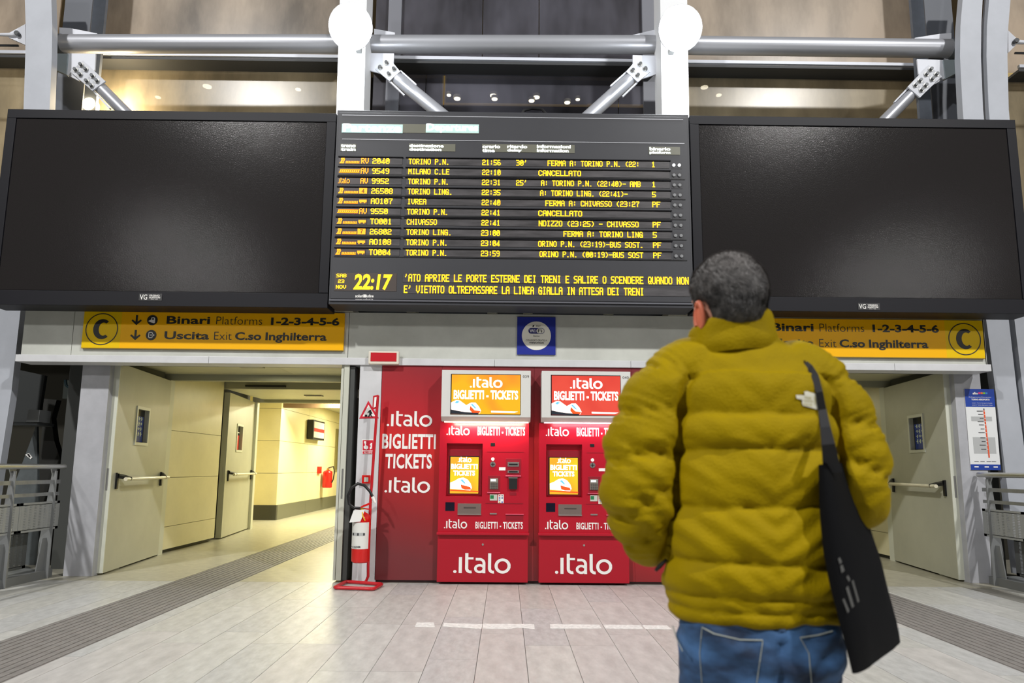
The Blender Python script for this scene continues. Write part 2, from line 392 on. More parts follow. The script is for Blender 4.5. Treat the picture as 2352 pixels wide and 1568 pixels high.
for s in (-1, 1):
    side = 'left' if s < 0 else 'right'
    w1 = struct('wall_'+side+'_passage')
    # wall panels of the vestibule
    zz = [0.05]+pan_z+[2.6]
    for a, b in zip(zz[:-1], zz[1:]):
        for y0, y1 in ((9.42, 11.15),):
            mx(MB().box(-4.68, -4.62, y0+.002, y1-.002, a+.003, b-.003), s).build('wall_panel', panel_m, w1)
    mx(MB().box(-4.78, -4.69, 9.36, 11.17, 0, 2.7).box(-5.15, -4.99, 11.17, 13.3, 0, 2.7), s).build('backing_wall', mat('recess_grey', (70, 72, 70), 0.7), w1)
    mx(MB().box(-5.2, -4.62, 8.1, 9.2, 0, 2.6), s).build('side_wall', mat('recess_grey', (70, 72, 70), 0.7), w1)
    mx(MB().box(-1.74, -1.62, 7.7, 15.0, 0, 2.7), s).build('far_wall', panel_w, w1)
    # ceilings
    cl = struct('ceiling_'+side)
    soff = mat('soffit_paint', (196, 194, 166), 0.45, var=0.03)
    mx(MB().box(-4.74, -2.9, 7.56, 9.34, 2.43, 2.46), s).build('soffit_panel', soff, cl)
    mx(MB().box(-2.895, -1.5, 7.56, 9.34, 2.43, 2.46), s).build('soffit_panel', soff, cl)
    mx(MB().box(-4.7, -1.6, 9.46, 13.2, 2.60, 2.64), s).build('soffit_panel', soff, cl)
    mx(MB().box(-4.7, -1.6, 11.3, 13.2, 2.46, 2.49), s).build('soffit_panel', soff, cl)
    # lintels / door frames
    fr = struct('trim_%d' % (2 if s < 0 else 3)); fm = mat('frame_paint', (150, 150, 132), 0.45)
    mx(MB().box(-4.7, -1.6, 9.34, 9.46, 2.345, 2.6), s).build('frame_head', fm, fr)
    mx(MB().box(-4.68, -4.60, 9.34, 9.46, 0, 2.345), s).build('frame_jamb', edge_m, fr)
    mx(MB().box(-1.8, -1.7, 9.34, 9.46, 0, 2.345), s).build('frame_jamb', edge_m, fr)
    mx(MB().box(-4.7, -1.6, 11.18, 11.3, 2.44, 2.6), s).build('frame_head', fm, fr)
    mx(MB().box(-4.9, -1.6, 13.2, 13.32, 2.40, 2.75), s).build('frame_head', fm, fr)
    mx(MB().box(-4.9, -4.80, 13.2, 13.3, 0, 2.40), s).build('frame_jamb', edge_m, fr)
    # open doors
    n_door += 1
    door(s, 'door_%d' % n_door, (-4.37, 7.69), (-4.58, 9.31), 2.33, 0.085, (0.58, 0.92, 1.46, 1.86), 1.03, (0.14, 1.50), 'blue')
    n_door += 1
    # leaf standing open on the other side, seen end on
    tt = struct('door_%d' % n_door, (mxp(-1.78, s), 7.35, 0))
    mx(MB().box(-1.72, -1.645, 7.36, 8.9, 0.02, 2.27), s).build('door_panel', mat('door_back', (70, 72, 70), 0.4), tt)  # dark tone paints the unlit back of the leaf
    mx(MB().box(-1.785, -1.722, 7.35, 8.9, 0.02, 2.29), s).build('door_panel', door_m, tt)
    mx(MB().box(-1.785, -1.760, 7.335, 7.35, 0.02, 2.24), s).build('edge_strip', edge_m, tt)
    mx(MB().box(-1.755, -1.70, 7.338, 7.36, 0.02, 2.29), s).build('edge_strip', edge_m, tt)
    mx(MB().box(-1.735, -1.718, 7.334, 7.339, 0.86, 1.17), s).build('lock_plate', chrome, tt)
    mx(MB().box(-1.646, -1.63, 7.6, 7.64, 0.95, 1.15), s).build('handle_plate', blackm, tt)
f2 = atZ(507, 1238); h2 = atZ(572, 1214)
n_door += 1
door(-1, 'door_%d' % n_door, (f2.x, f2.y), (h2.x, h2.y), 2.40, 0.09, (0.60, 0.95, 1.46, 1.88), 1.04, (0.16, 1.75), 'red')
# ceiling fittings of the left passage
o = MB().box(*[*(at(548, 848, 8.5).x, at(602, 848, 8.5).x), 8.35, 8.6, 2.415, 2.432]).build('ceiling_vent', hdrwin); tag(o, 'small flush grille in the soffit over the left open doors', 'vent')
o = MB().box(at(565, 885, 11.17).x, at(657, 885, 11.17).x, 11.13, 11.18, 2.47, 2.50).build('door_closer', blackm); tag(o, 'long black door closer rail above the inner left doorway', 'door closer')
o = MB().box(at(700, 903, 12.3).x, at(740, 903, 12.3).x, 12.25, 12.4, 2.445, 2.462).build('ceiling_vent', blackm); tag(o, 'dark slot vent in the bright ceiling behind the inner left doorway', 'vent')
# corridor beyond the left passage
cor = struct('wall_corridor')
XC = -5.06
def joints(vals): return [0.32]+vals+[2.78]
zj = joints([atX(660, 1086, XC).z, atX(660, 1014, XC).z, atX(660, 941, XC).z])
ylist = [15.45, 17.6, 21.5, 26]
for a, b in zip(zj[:-1], zj[1:]):
    for y0, y1 in zip(ylist[:-1], ylist[1:]): MB().box(XC-0.1, XC, y0+.003, y1-.003, a+.004, b-.004).build('wall_panel', panel_w, cor)
    MB().box(-5.9, XC, 15.4, 15.45, a+.004, b-.004).build('wall_panel', panel_w, cor)
for y0, y1 in zip(ylist[:-1], ylist[1:]): MB().box(XC-0.1, XC+0.015, y0+.003, y1-.003, 0, 0.32).build('skirting', skirt_m, cor)
MB().box(-5.9, XC+0.012, 15.38, 15.45, 0, 0.32).build('skirting', mat('skirting_dark', (62, 62, 52), 0.4), cor)
MB().box(-7, -1, 24, 24.1, 0, 3).build('end_wall', panel_w, cor)
MB().box(-6.2, -5.9, 13.3, 15.5, 0, 3).build('end_wall', panel_w, cor)
MB().box(-1.1, -1.0, 13.3, 24, 0, 3).build('end_wall', panel_w, cor)
c2 = struct('ceiling_corridor'); MB().box(-7, -1, 13.3, 26, 2.78, 2.85).build('soffit_panel', soff, c2)
MB().box(2.0, 7, 15.0, 15.1, 0, 2.9).build('wall_far', panel_m, None, kind='structure')
MB().box(2.0, 7, 13.3, 15.0, 2.8, 2.9).build('ceiling_far', soff, None, kind='structure')
def lamp(name, loc, size, power, col, sy, tilt=None):
    return area(name, loc, (loc[0], loc[1], 0) if tilt is None else tilt, size, power, col, sy)
WARM = (1.0, 0.94, 0.62)
lamp('corridor_lamp', (-3.4, 15.2, 2.74), 1.2, 230, WARM, 0.3)
lamp('corridor_lamp', (-3.4, 18.6, 2.74), 1.2, 250, WARM, 0.3)
lamp('corridor_lamp', (-3.3, 12.3, 2.44), 0.9, 34, WARM, 0.25)
lamp('porch_lamp', (-2.9, 8.9, 2.41), 0.9, 10, (1, 0.96, 0.62), 0.25)
lamp('porch_lamp', (3.6, 8.9, 2.41), 0.9, 6, (1, 0.96, 0.7), 0.25)
lamp('corridor_lamp', (3.9, 12.3, 2.44), 0.9, 30, WARM, 0.25)
# things on the corridor wall
def wallX(mb, x0, x1, y0, y1, X, depth):                # box on a wall of constant X given by picture corners
    a = atX(x0, (y0+y1)/2, X); b = atX(x1, (y0+y1)/2, X); c = atX((x0+x1)/2, y1, X).z; d = atX((x0+x1)/2, y0, X).z
    return mb.box(X, X+depth, a.y, b.y, c, d), (a.y, b.y, c, d)
mbx, q = wallX(MB(), 704, 731, 966, 1010, XC, 0.16)
t = thing('wall_screen', (XC, q[0], q[2]), 'black framed information screen high on the bright corridor wall', 'screen')
MB().box(XC+0.02, XC+0.17, q[0], q[1], q[2], q[3]).build('screen_housing', blackm, t)
MB().box(XC+0.17, XC+0.175, q[0]+0.06, q[1]-0.06, q[2]+0.05, q[3]-0.04).build('screen_face', mat('screen_red_band', (196, 190, 180), 0.3), t)
MB().box(XC+0.175, XC+0.177, q[0]+0.06, q[1]-0.06, q[2]+0.2, q[2]+0.29).build('screen_band', mat('band_red', (160, 40, 36), 0.4), t)
mbx, q = wallX(MB(), 769, 778, 985, 1078, XC, 0.03)
t = thing('notice_frame', (XC, q[0], q[2]), 'dark framed notice at the far end of the corridor wall', 'frame')
MB().box(XC, XC+0.05, q[0], q[1]+1, q[2], q[3]).build('frame_border', mat('frame_brass', (112, 104, 60), 0.4), t)
MB().box(XC+0.05, XC+0.055, q[0]+0.25, q[1]+0.8, q[2]+.06, q[3]-.06).build('frame_panel', mat('frame_panel_dark', (52, 56, 60), 0.3), t)
mbx, q = wallX(MB(), 728, 734, 1071, 1087, XC, 0.06)
o = mbx.build('alarm_box', ext_red, None, bevel=0.004); tag(o, 'small red alarm box on the corridor wall left of the far extinguisher', 'alarm')
def extinguisher(base, r, h, label, stand=False):
    t = thing('fire_extinguisher', base, label, 'fire extinguisher'); b = Vector(base)
    prof = [(0.0, 0.80), (0.02, 0.95), (0.06, 1), (0.80, 1), (0.87, 0.93), (0.92, 0.72), (0.95, 0.40), (0.97, 0.30)]
    rings = [[b+Vector((r*f*math.cos(2*PI*k/24), r*f*math.sin(2*PI*k/24), z*h)) for k in range(24)] for z, f in prof]
    MB().loft(rings).build('cylinder_body', ext_red, t, smooth=True)
    MB().tube([b+Vector((0, 0, 0.96*h)), b+Vector((0, 0, 1.04*h))], r*0.28, 12).build('valve', mat('brass', (190, 160, 70), 0.3, 0.8), t)
    mb = MB().prism([b+Vector((-0.01, -0.012, 1.04*h)), b+Vector((0.075, -0.012, 1.10*h)), b+Vector((0.10, -0.012, 1.15*h)), b+Vector((0.085, -0.012, 1.155*h)), b+Vector((0.0, -0.012, 1.085*h)), b+Vector((-0.02, -0.012, 1.06*h))], (0, 0.024, 0))
    mb.prism([b+Vector((-0.01, -0.012, 1.02*h)), b+Vector((0.09, -0.012, 1.00*h)), b+Vector((0.10, -0.012, 1.015*h)), b+Vector((0.0, -0.012, 1.045*h))], (0, 0.024, 0))
    mb.build('lever', ext_red, t, bevel=0.002)
    return t
pe = atX(737, 1118, XC)
e2 = extinguisher((XC+0.17, pe.y, pe.z-0.02), 0.13, 0.50, 'red fire extinguisher hanging on the bright corridor wall seen through the doors')
b = Vector((XC+0.17, pe.y, pe.z))
MB().tube([b+Vector((0.02, 0, .52)), b+Vector((0.16, -.05, .56)), b+Vector((0.20, -.05, .42)), b+Vector((0.17, -.05, .2)), b+Vector((0.13, -.05, .12))], 0.017, 8).build('hose', blackm, e2, smooth=True)

# ---- the dark openings beside the outer posts
for s, nm in ((-1, 'left'), (1, 'right')):
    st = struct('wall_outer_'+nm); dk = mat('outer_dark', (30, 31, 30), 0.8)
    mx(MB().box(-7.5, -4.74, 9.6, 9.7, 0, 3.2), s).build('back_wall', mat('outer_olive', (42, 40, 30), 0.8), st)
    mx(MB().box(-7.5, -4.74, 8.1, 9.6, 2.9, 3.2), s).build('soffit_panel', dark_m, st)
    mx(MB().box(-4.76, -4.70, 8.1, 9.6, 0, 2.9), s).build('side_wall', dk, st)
def AP(pts, Y): return [tuple(at(px, py, Y)) for px, py in pts]
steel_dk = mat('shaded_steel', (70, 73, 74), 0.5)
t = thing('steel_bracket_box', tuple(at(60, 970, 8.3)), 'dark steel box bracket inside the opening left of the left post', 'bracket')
MB().prism(AP([(20, 970), (86, 972), (103, 862), (38, 848)], 8.3), (0, 0.05, 0)).build('bracket_plate', mat('bracket_grey', (44, 47, 47), 0.6), t)  # plate colour darkened to carry the shade of beam and boards
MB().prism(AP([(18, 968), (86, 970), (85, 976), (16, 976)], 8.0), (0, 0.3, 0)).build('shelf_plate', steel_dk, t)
MB().prism(AP([(60, 968), (88, 969), (92, 941), (65, 940)], 7.98), (0, 0.2, 0)).build('junction_cover', mat('cover_grey', (120, 122, 122), 0.6), t)
t = thing('steel_brace', tuple(at(60, 1160, 8.4)), 'slanting grey steel plate with a small sticker behind the left railing', 'brace')
MB().prism(AP([(20, 1320), (90, 1310), (84, 975), (30, 1120)], 8.4), (0, 0.04, 0)).build('brace_plate', mat('brace_grey', (84, 90, 92), 0.5, var=0.15), t)
sp = AP([(58, 1044), (66, 1040), (74, 1050), (70, 1054)], 8.39)
MB().prism(sp, (0, 0.005, 0)).build('sticker', white_l, t); MB().prism(AP([(62, 1043), (66, 1042), (70, 1049), (67, 1050)], 8.385), (0, 0.004, 0)).build('sticker_mark', blackm, t)
t = thing('steel_brace', tuple(at(120, 1100, 8.8)), 'twisted dark steel member deep in the left opening beside the post', 'brace')
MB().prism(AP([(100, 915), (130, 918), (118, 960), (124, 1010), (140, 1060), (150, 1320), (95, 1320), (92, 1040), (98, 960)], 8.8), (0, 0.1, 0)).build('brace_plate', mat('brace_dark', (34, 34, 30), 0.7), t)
t = thing('wall_box', tuple(at(165, 915, 9.3)), 'grey green equipment box with a hanging cable in the left opening', 'box')
MB().prism(AP([(143, 915), (182, 915), (182, 873), (147, 873)], 9.3), (0, 0.25, 0)).build('box_body', mat('box_greygreen', (92, 100, 96), 0.6), t)
MB().tube(AP([(150, 872), (152, 885), (162, 892), (174, 891), (184, 884)], 9.2), 0.018, 8).build('cable', mat('cable_teal', (18, 60, 70), 0.5), t, smooth=True)
# ================================================================== DISPLAY BOARDS
def board_mat(name, rgb):
    m = mat(name, rgb, 0.16, bump=0.11, bscale=120, spec=0.11)
    return m
side_face = board_mat('side_board_mesh', (38, 36, 36))
def side_board(x0t, x1t, ytop0, ybot, label, badge):
    X0 = at(x0t, ytop0, YB).x; X1 = at(x1t, 258, YB).x
    Z1 = at((x0t+x1t)/2, (ytop0+260)/2, YB).z; Z0 = at((x0t+x1t)/2, ybot, YB).z
    t = thing('display_board', ((X0+X1)/2, YB, Z0), label, 'display board')
    MB().box(X0, X1, YB+0.02, YB+0.30, Z0, Z1).build('housing', side_frame, t, bevel=0.006)
    fw = 0.10
    for a, b_, c, d in ((X0, X0+fw, Z0+0.16, Z1-fw), (X1-fw, X1, Z0+0.16, Z1-fw), (X0, X1, Z1-fw, Z1), (X0, X1, Z0, Z0+0.155)):
        MB().box(a+.001, b_-.001, YB, YB+0.025, c+.001, d-.001).build('bezel', side_frame, t, bevel=0.003)
    MB().box(X0+fw+.003, X1-fw-.003, YB+0.012, YB+0.03, Z0+0.16, Z1-fw-.003).build('mesh_screen', side_face, t)
    bx0, bx1, by0, by1 = badge
    pl = pbox(MB(), bx0, bx1, by0, by1, YB-0.004, 0.006).build('badge', blackm, t)
    w_ = bx1-bx0
    tfit('VG', bx0+w_*0.04, bx0+w_*0.36, by0+2, by1-2, YB-0.006, white_l, pl, bold=0.01)
    tfit('VIRGINIO', bx0+w_*0.44, bx0+w_*0.90, by0+2.5, by0+6.5, YB-0.006, white_l, pl, bold=0.02)
    tfit('GUASTONI', bx0+w_*0.44, bx0+w_*0.92, by0+7, by0+11, YB-0.006, white_l, pl, bold=0.02)
    tfit('DAL 1926', bx0+w_*0.52, bx0+w_*0.82, by0+12, by0+14, YB-0.006, white_l, pl)
    return t
side_board(18, 773, 250, 703, 'blank dark display board left of the lit departures board', (319, 372, 674, 690))
side_board(1584, 2330, 280, 716, 'blank dark display board above the head of the man, right of the departures board', (1971, 2021, 696, 711))
# centre: departures board
X0, X1, Z0, Z1 = at(775, 258, YB).x+.004, at(1580, 262, YB).x, at(1176, 704, YB).z, at(1176, 260, YB).z
dep = thing('departures_board', ((X0+X1)/2, YB, Z0), 'lit departures board with amber rows of trains above the ticket machines', 'departures board')
MB().box(X0, X1, YB-0.02, YB+0.30, Z0, Z1).build('housing', board_m, dep, bevel=0.006)
YD = YB-0.025
MB().box(X0+0.02, X1-0.02, YD, YB, Z0+0.06, Z1-0.03).build('face_plate', board_m, dep, bevel=0.003)
MB().box(X0+0.01, X1-0.01, YD-0.012, YB, Z0+0.035, Z0+0.048).build('lower_rail', mat('rail_grey', (96, 97, 104), 0.4), dep)
for (a, ya, b, yb) in ((786, 265, 1569, 274), (786, 321, 1572, 328)):
    p, q = at(a, ya, YD), at(b, yb, YD); MB().box(p.x, q.x, YD-0.003, YD, (p.z+q.z)/2-.003, (p.z+q.z)/2+.003).build('silver_line', hairline, dep)
def win(x0, x1, y0, y1, m, nm='display_window', d=0.004): return pbox(MB(), x0, x1, y0, y1, YD-d, d).build(nm, m, dep)
o = win(785, 1100, 285, 305, hdrwin, 'header_window')
glowpan = mat('header_lit_panel', (170, 200, 195), 0.5, emit=0.42)
pbox(MB(), 785, 925, 285, 305, YD-0.006, 0.002).build('lit_panel', glowpan, o); pbox(MB(), 978, 1100, 285, 305, YD-0.006, 0.002).build('lit_panel', glowpan, o)
tfit('Partenze', 788, 922, 284, 303, YD-0.008, led_w, o, bold=0.03); tfit('Departures', 980, 1098, 284, 305, YD-0.008, led_w, o, bold=0.03)
def hdr(x0, x1, y0, y1, items):
    o = win(x0, x1, y0, y1, hdrwin, 'header_window')
    for (a, b, t1, t2) in items:
        h = (y1-y0)/2
        tfit(t1, a, b, y0+1, y0+h-0.5, YD-0.006, led_w, o, bold=0.035); tfit(t2, a, a+(b-a)*min(1, len(t2)/len(t1)+0.02), y0+h+0.8, y1-0.5, YD-0.006, led_w, o, bold=0.035)
hdr(782, 818, 330, 347, [(783, 817, 'treno', 'train')])
hdr(939, 1046, 330, 347, [(940, 1019, 'destinazione', 'destination')])
hdr(1107, 1320, 331.5, 350, [(1108, 1149, 'orario', 'time'), (1165, 1211, 'ritardo', 'delay'), (1233, 1311, 'informazioni', 'information')])
hdr(1490, 1562, 337, 355, [(1492, 1540, 'binario', 'platform')])
rows = [('RV', '2040', 'TORINO P.N.', '21:56', "30'", 'FERMA A: TORINO P.N. (22:', 1258, 1468, '1'), ('AV', '9549', 'MILANO C.LE', '22:10', '', 'CANCELLATO', 1237, 1334, ''),
        ('AV', '9952', 'TORINO P.N.', '22:31', "25'", 'A: TORINO P.N. (22:40)- AMB', 1243, 1470, '1'), ('4', '26508', 'TORINO LING.', '22:35', '', 'A: TORINO LING. (22:41)-', 1241, 1440, '5'),
        ('b', 'AO107', 'IVREA', '22:40', '', 'FERMA A: CHIVASSO (23:27', 1253, 1466, 'PF'), ('AV', '9550', 'TORINO P.N.', '22:41', '', 'CANCELLATO', 1237, 1336, ''),
        ('b', 'TO001', 'CHIVASSO', '22:41', '', 'NDIZZO (23:25) - CHIVASSO', 1238, 1464, 'PF'), ('7', '26802', 'TORINO LING.', '23:00', '', 'FERMA A: TORINO LING', 1294, 1473, '5'),
        ('b', 'AO108', 'TORINO P.N.', '23:04', '', 'ORINO P.N. (23:19)-BUS SOST.', 1237, 1474, 'PF'), ('b', 'TO004', 'TORINO P.N.', '23:59', '', 'ORINO P.N. (00:19)-BUS SOST', 1240, 1473, 'PF')]
zr0 = at(1000, 372, YD).z; zr9 = at(1000, 581, YD).z
def Xr(px, i):                                            # column position, spreading slightly towards the lower rows
    return at(px, 372, YD).x
xe = at(1566, 378, YD).x
for i, (cat_, num, dest, tm, dl, info, ia, ib, pl) in enumerate(rows):
    z = zr0+(zr9-zr0)*i/9; hh = 0.031
    wn = MB().box(Xr(848, i), Xr(924, i), YD-0.004, YD, z-hh-.006, z+hh+.006).build('display_window', ledwin, dep)
    lg = MB().box(Xr(778, i), Xr(849, i)-.002, YD-0.004, YD, z-hh-.006, z+hh+.006).build('logo_window', mat('logo_glass', (74, 66, 66), 0.35), dep)
    dw = MB().box(Xr(934, i), Xr(1537, i), YD-0.004, YD, z-hh-.006, z+hh+.006).build('display_window', ledwin, dep)
    MB().box(Xr(932, i), Xr(1540, i), YD-0.016, YD, z+hh+.010, z+hh+.018).build('window_hood', side_frame, dep)
    MB().box(Xr(777, i), Xr(926, i), YD-0.016, YD, z+hh+.010, z+hh+.018).build('window_hood', side_frame, dep)
    YL = YD-0.007; L = lambda s_, a, b, par, m_=led, k=1.0: led_text(s_, Xr(a, i), Xr(b, i), z-hh*k, z+hh*k, YL, m_, par)
    L(num, 856, 856+len(num)*9.7, wn); L(dest, 939, 939+len(dest)*8.5, dw)
    L(tm, 1108, 1150, dw)
    if dl: L(dl, 1186, 1211, dw)
    L(info, ia, ib, dw)
    if pl: L(pl, 1496, 1496+len(pl)*9.5-1, dw)
    # operator mark and train class
    def q2(x0, x1, a, b, sh=0.0, m_=led_o):
        A, B = Xr(x0, i), Xr(x1, i); za, zb = z+hh*a, z+hh*b
        return MB().add([(A, YL, za), (B, YL, za), (B+sh, YL, zb), (A+sh, YL, zb)], [(0, 1, 2, 3)])
    if i == 2:
        logo((Xr(779, i), YL, z-hh), (1, 0, 0), (0, 0, 1), Xr(806, i)-Xr(779, i), 2*hh, led_o, lg)
    elif i in (1, 5):
        mb = MB(); 
        for k in range(10): q = q2(781+k*4.6, 784.4+k*4.6, -0.7, 0.5, 0.008); mb.add(q.v, q.f)
        q = q2(780, 827, -0.75, -0.45); mb.add(q.v, q.f); q = q2(783, 828, 0.25, 0.5); mb.add(q.v, q.f); mb.build('operator_mark', led_o, lg)
    else:
        mb = q2(780, 790, -1, -0.55, 0.006); q = q2(783, 791, 0.45, 1.0, 0.004); mb.add(q.v, q.f); q = q2(782, 786, -0.6, 0.6, 0.014); mb.add(q.v, q.f); q = q2(787, 790, -0.6, 0.6, 0.014); mb.add(q.v, q.f)
        for k in range(9): q = q2(794+k*3.6, 796.6+k*3.6, -0.9, -0.05, 0.003); mb.add(q.v, q.f)
        q = q2(794, 826, -0.95, -0.7); mb.add(q.v, q.f); mb.build('operator_mark', led_o, lg)
    if cat_ in ('RV', 'AV'): L(cat_, 830, 847, lg, led_o)
    elif cat_ == 'b':
        mb = q2(829, 846, -0.45, 0.45); q = q2(831, 834, -0.8, -0.4); mb.add(q.v, q.f); q = q2(840, 843, -0.8, -0.4); mb.add(q.v, q.f); mb.build('bus_mark', led_o, lg)
    else:
        o = q2(828, 846, -1, 1).build('line_badge', led_o, lg); L(cat_, 834, 840, lg, mat('led_off', (120, 70, 10), 0.5), 0.7).location.y -= 0.003
    if i % 2 == 1: MB().box(Xr(777, i), Xr(1572, i), YD-0.006, YD, z-hh-.022, z-hh-.014).build('row_divider', blackm, dep)
    lit = 1.2 if i == 0 else 0
    lm = mat('status_lamp_lit', (235, 238, 240), 0.3, emit=0.7) if i == 0 else mat('status_lamp', (128, 130, 132), 0.35)
    MB().box(Xr(1541, i), Xr(1566, i), YD-0.003, YD, z-hh-.012, z+hh+.002).build('lamp_plate', mat('lamp_plate', (46, 46, 50), 0.5), dep)
    for k, px in enumerate((1547, 1559.5)): MB().disc((Xr(px, i), YD, z-0.005), (0, -1, 0), 0.017, 0.014, 14).build('status_lamp', lm, dep)
ck = win(768, 911, 627, 668, mat('clock_glass', (78, 70, 66), 0.35), 'clock_window')
def ledpx(s_, x0, x1, y0, y1, par, m_=led):
    a, b, c, d = rect(x0, x1, y0, y1, YD); return led_text(s_, a, b, c, d, YD-0.007, m_, par)
ledpx('SAB', 773, 796, 629, 637, ck); ledpx('23', 777, 791, 642, 650, ck); ledpx('NOV', 772, 795, 655, 663, ck)
tfit('22:17', 812, 901, 629, 666, YD-0.007, led, ck, bold=0.035, shear=0.12)
m1 = win(925, 1584, 633, 651, ledwin); ledpx("'ATO APRIRE LE PORTE ESTERNE DEI TRENI E SALIRE O SCENDERE QUANDO NON", 929, 1581, 633, 650, m1)
m2 = win(925, 1584, 659, 677, ledwin); ledpx("E' VIETATO OLTREPASSARE LA LINEA GIALLA IN ATTESA DEI TRENI", 928, 1478, 658.5, 676, m2)
tfit('solari', 816, 834, 676, 683, YD-0.003, white_l, dep, bold=0.03); tfit('udine', 842, 858, 676, 683, YD-0.003, white_l, dep, bold=0.03)
pbox(MB(), 834.5, 841.5, 676, 683, YD-0.003, 0.003).build('maker_mark', white_l, dep)
tfit('www.solari.it', 816, 857, 685, 690, YD-0.003, white_l, dep, bold=0.01)
# hangers between the boards and the fascia
for nm, px, py, sd in (('left of the row', 946, 718, 0), ('', 1131, 721, 0), ('', 1213, 722, 0), ('', 1399, 724, 0)):
    p = at(px, py, YF+0.02)
    lab = {946: 'small hanger plate above the red emergency lamp', 1131: 'small hanger plate just left of the blue wifi sign', 1213: 'small hanger plate right above the blue wifi sign', 1399: 'small hanger plate between the wifi sign and the head of the man'}[px]
    t = thing('hanger', (p.x, YF+0.02, zf1), lab, 'hanger')
    MB().pxz([(p.x-0.055, zf1+0.01), (p.x+0.045, zf1+0.01), (p.x+0.055, zf1+0.055), (p.x-0.04, zf1+0.055)], YF-0.01, YF+0.2).build('plate', mat('hanger_paint', (156, 154, 140), 0.5), t)
    MB().tube([(p.x, YF+0.05, zf1+0.05), (p.x, YF+0.05, zf1+0.28)], 0.008, 8).build('rod', galv, t)
for a, b, lab in ((749, 812, 'pale steel cleat at the left lower corner of the departures board'), (1534, 1586, 'pale steel cleat at the right lower corner of the departures board')):
    p, q = at(a, 712, YF), at(b, 712, YF); t = thing('support_cleat', (p.x, YF, p.z), lab, 'bracket')
    MB().box(p.x, q.x, YF-0.02, YF+0.3, zf1+0.005, zf1+0.07).build('cleat_plate', mat('hanger_paint', (156, 154, 140), 0.5), t, bevel=0.003)
    MB().box(p.x+0.02, p.x+0.06, YF+0.1, YF+0.14, zf1+0.07, zf1+0.3).build('rod', galv, t)
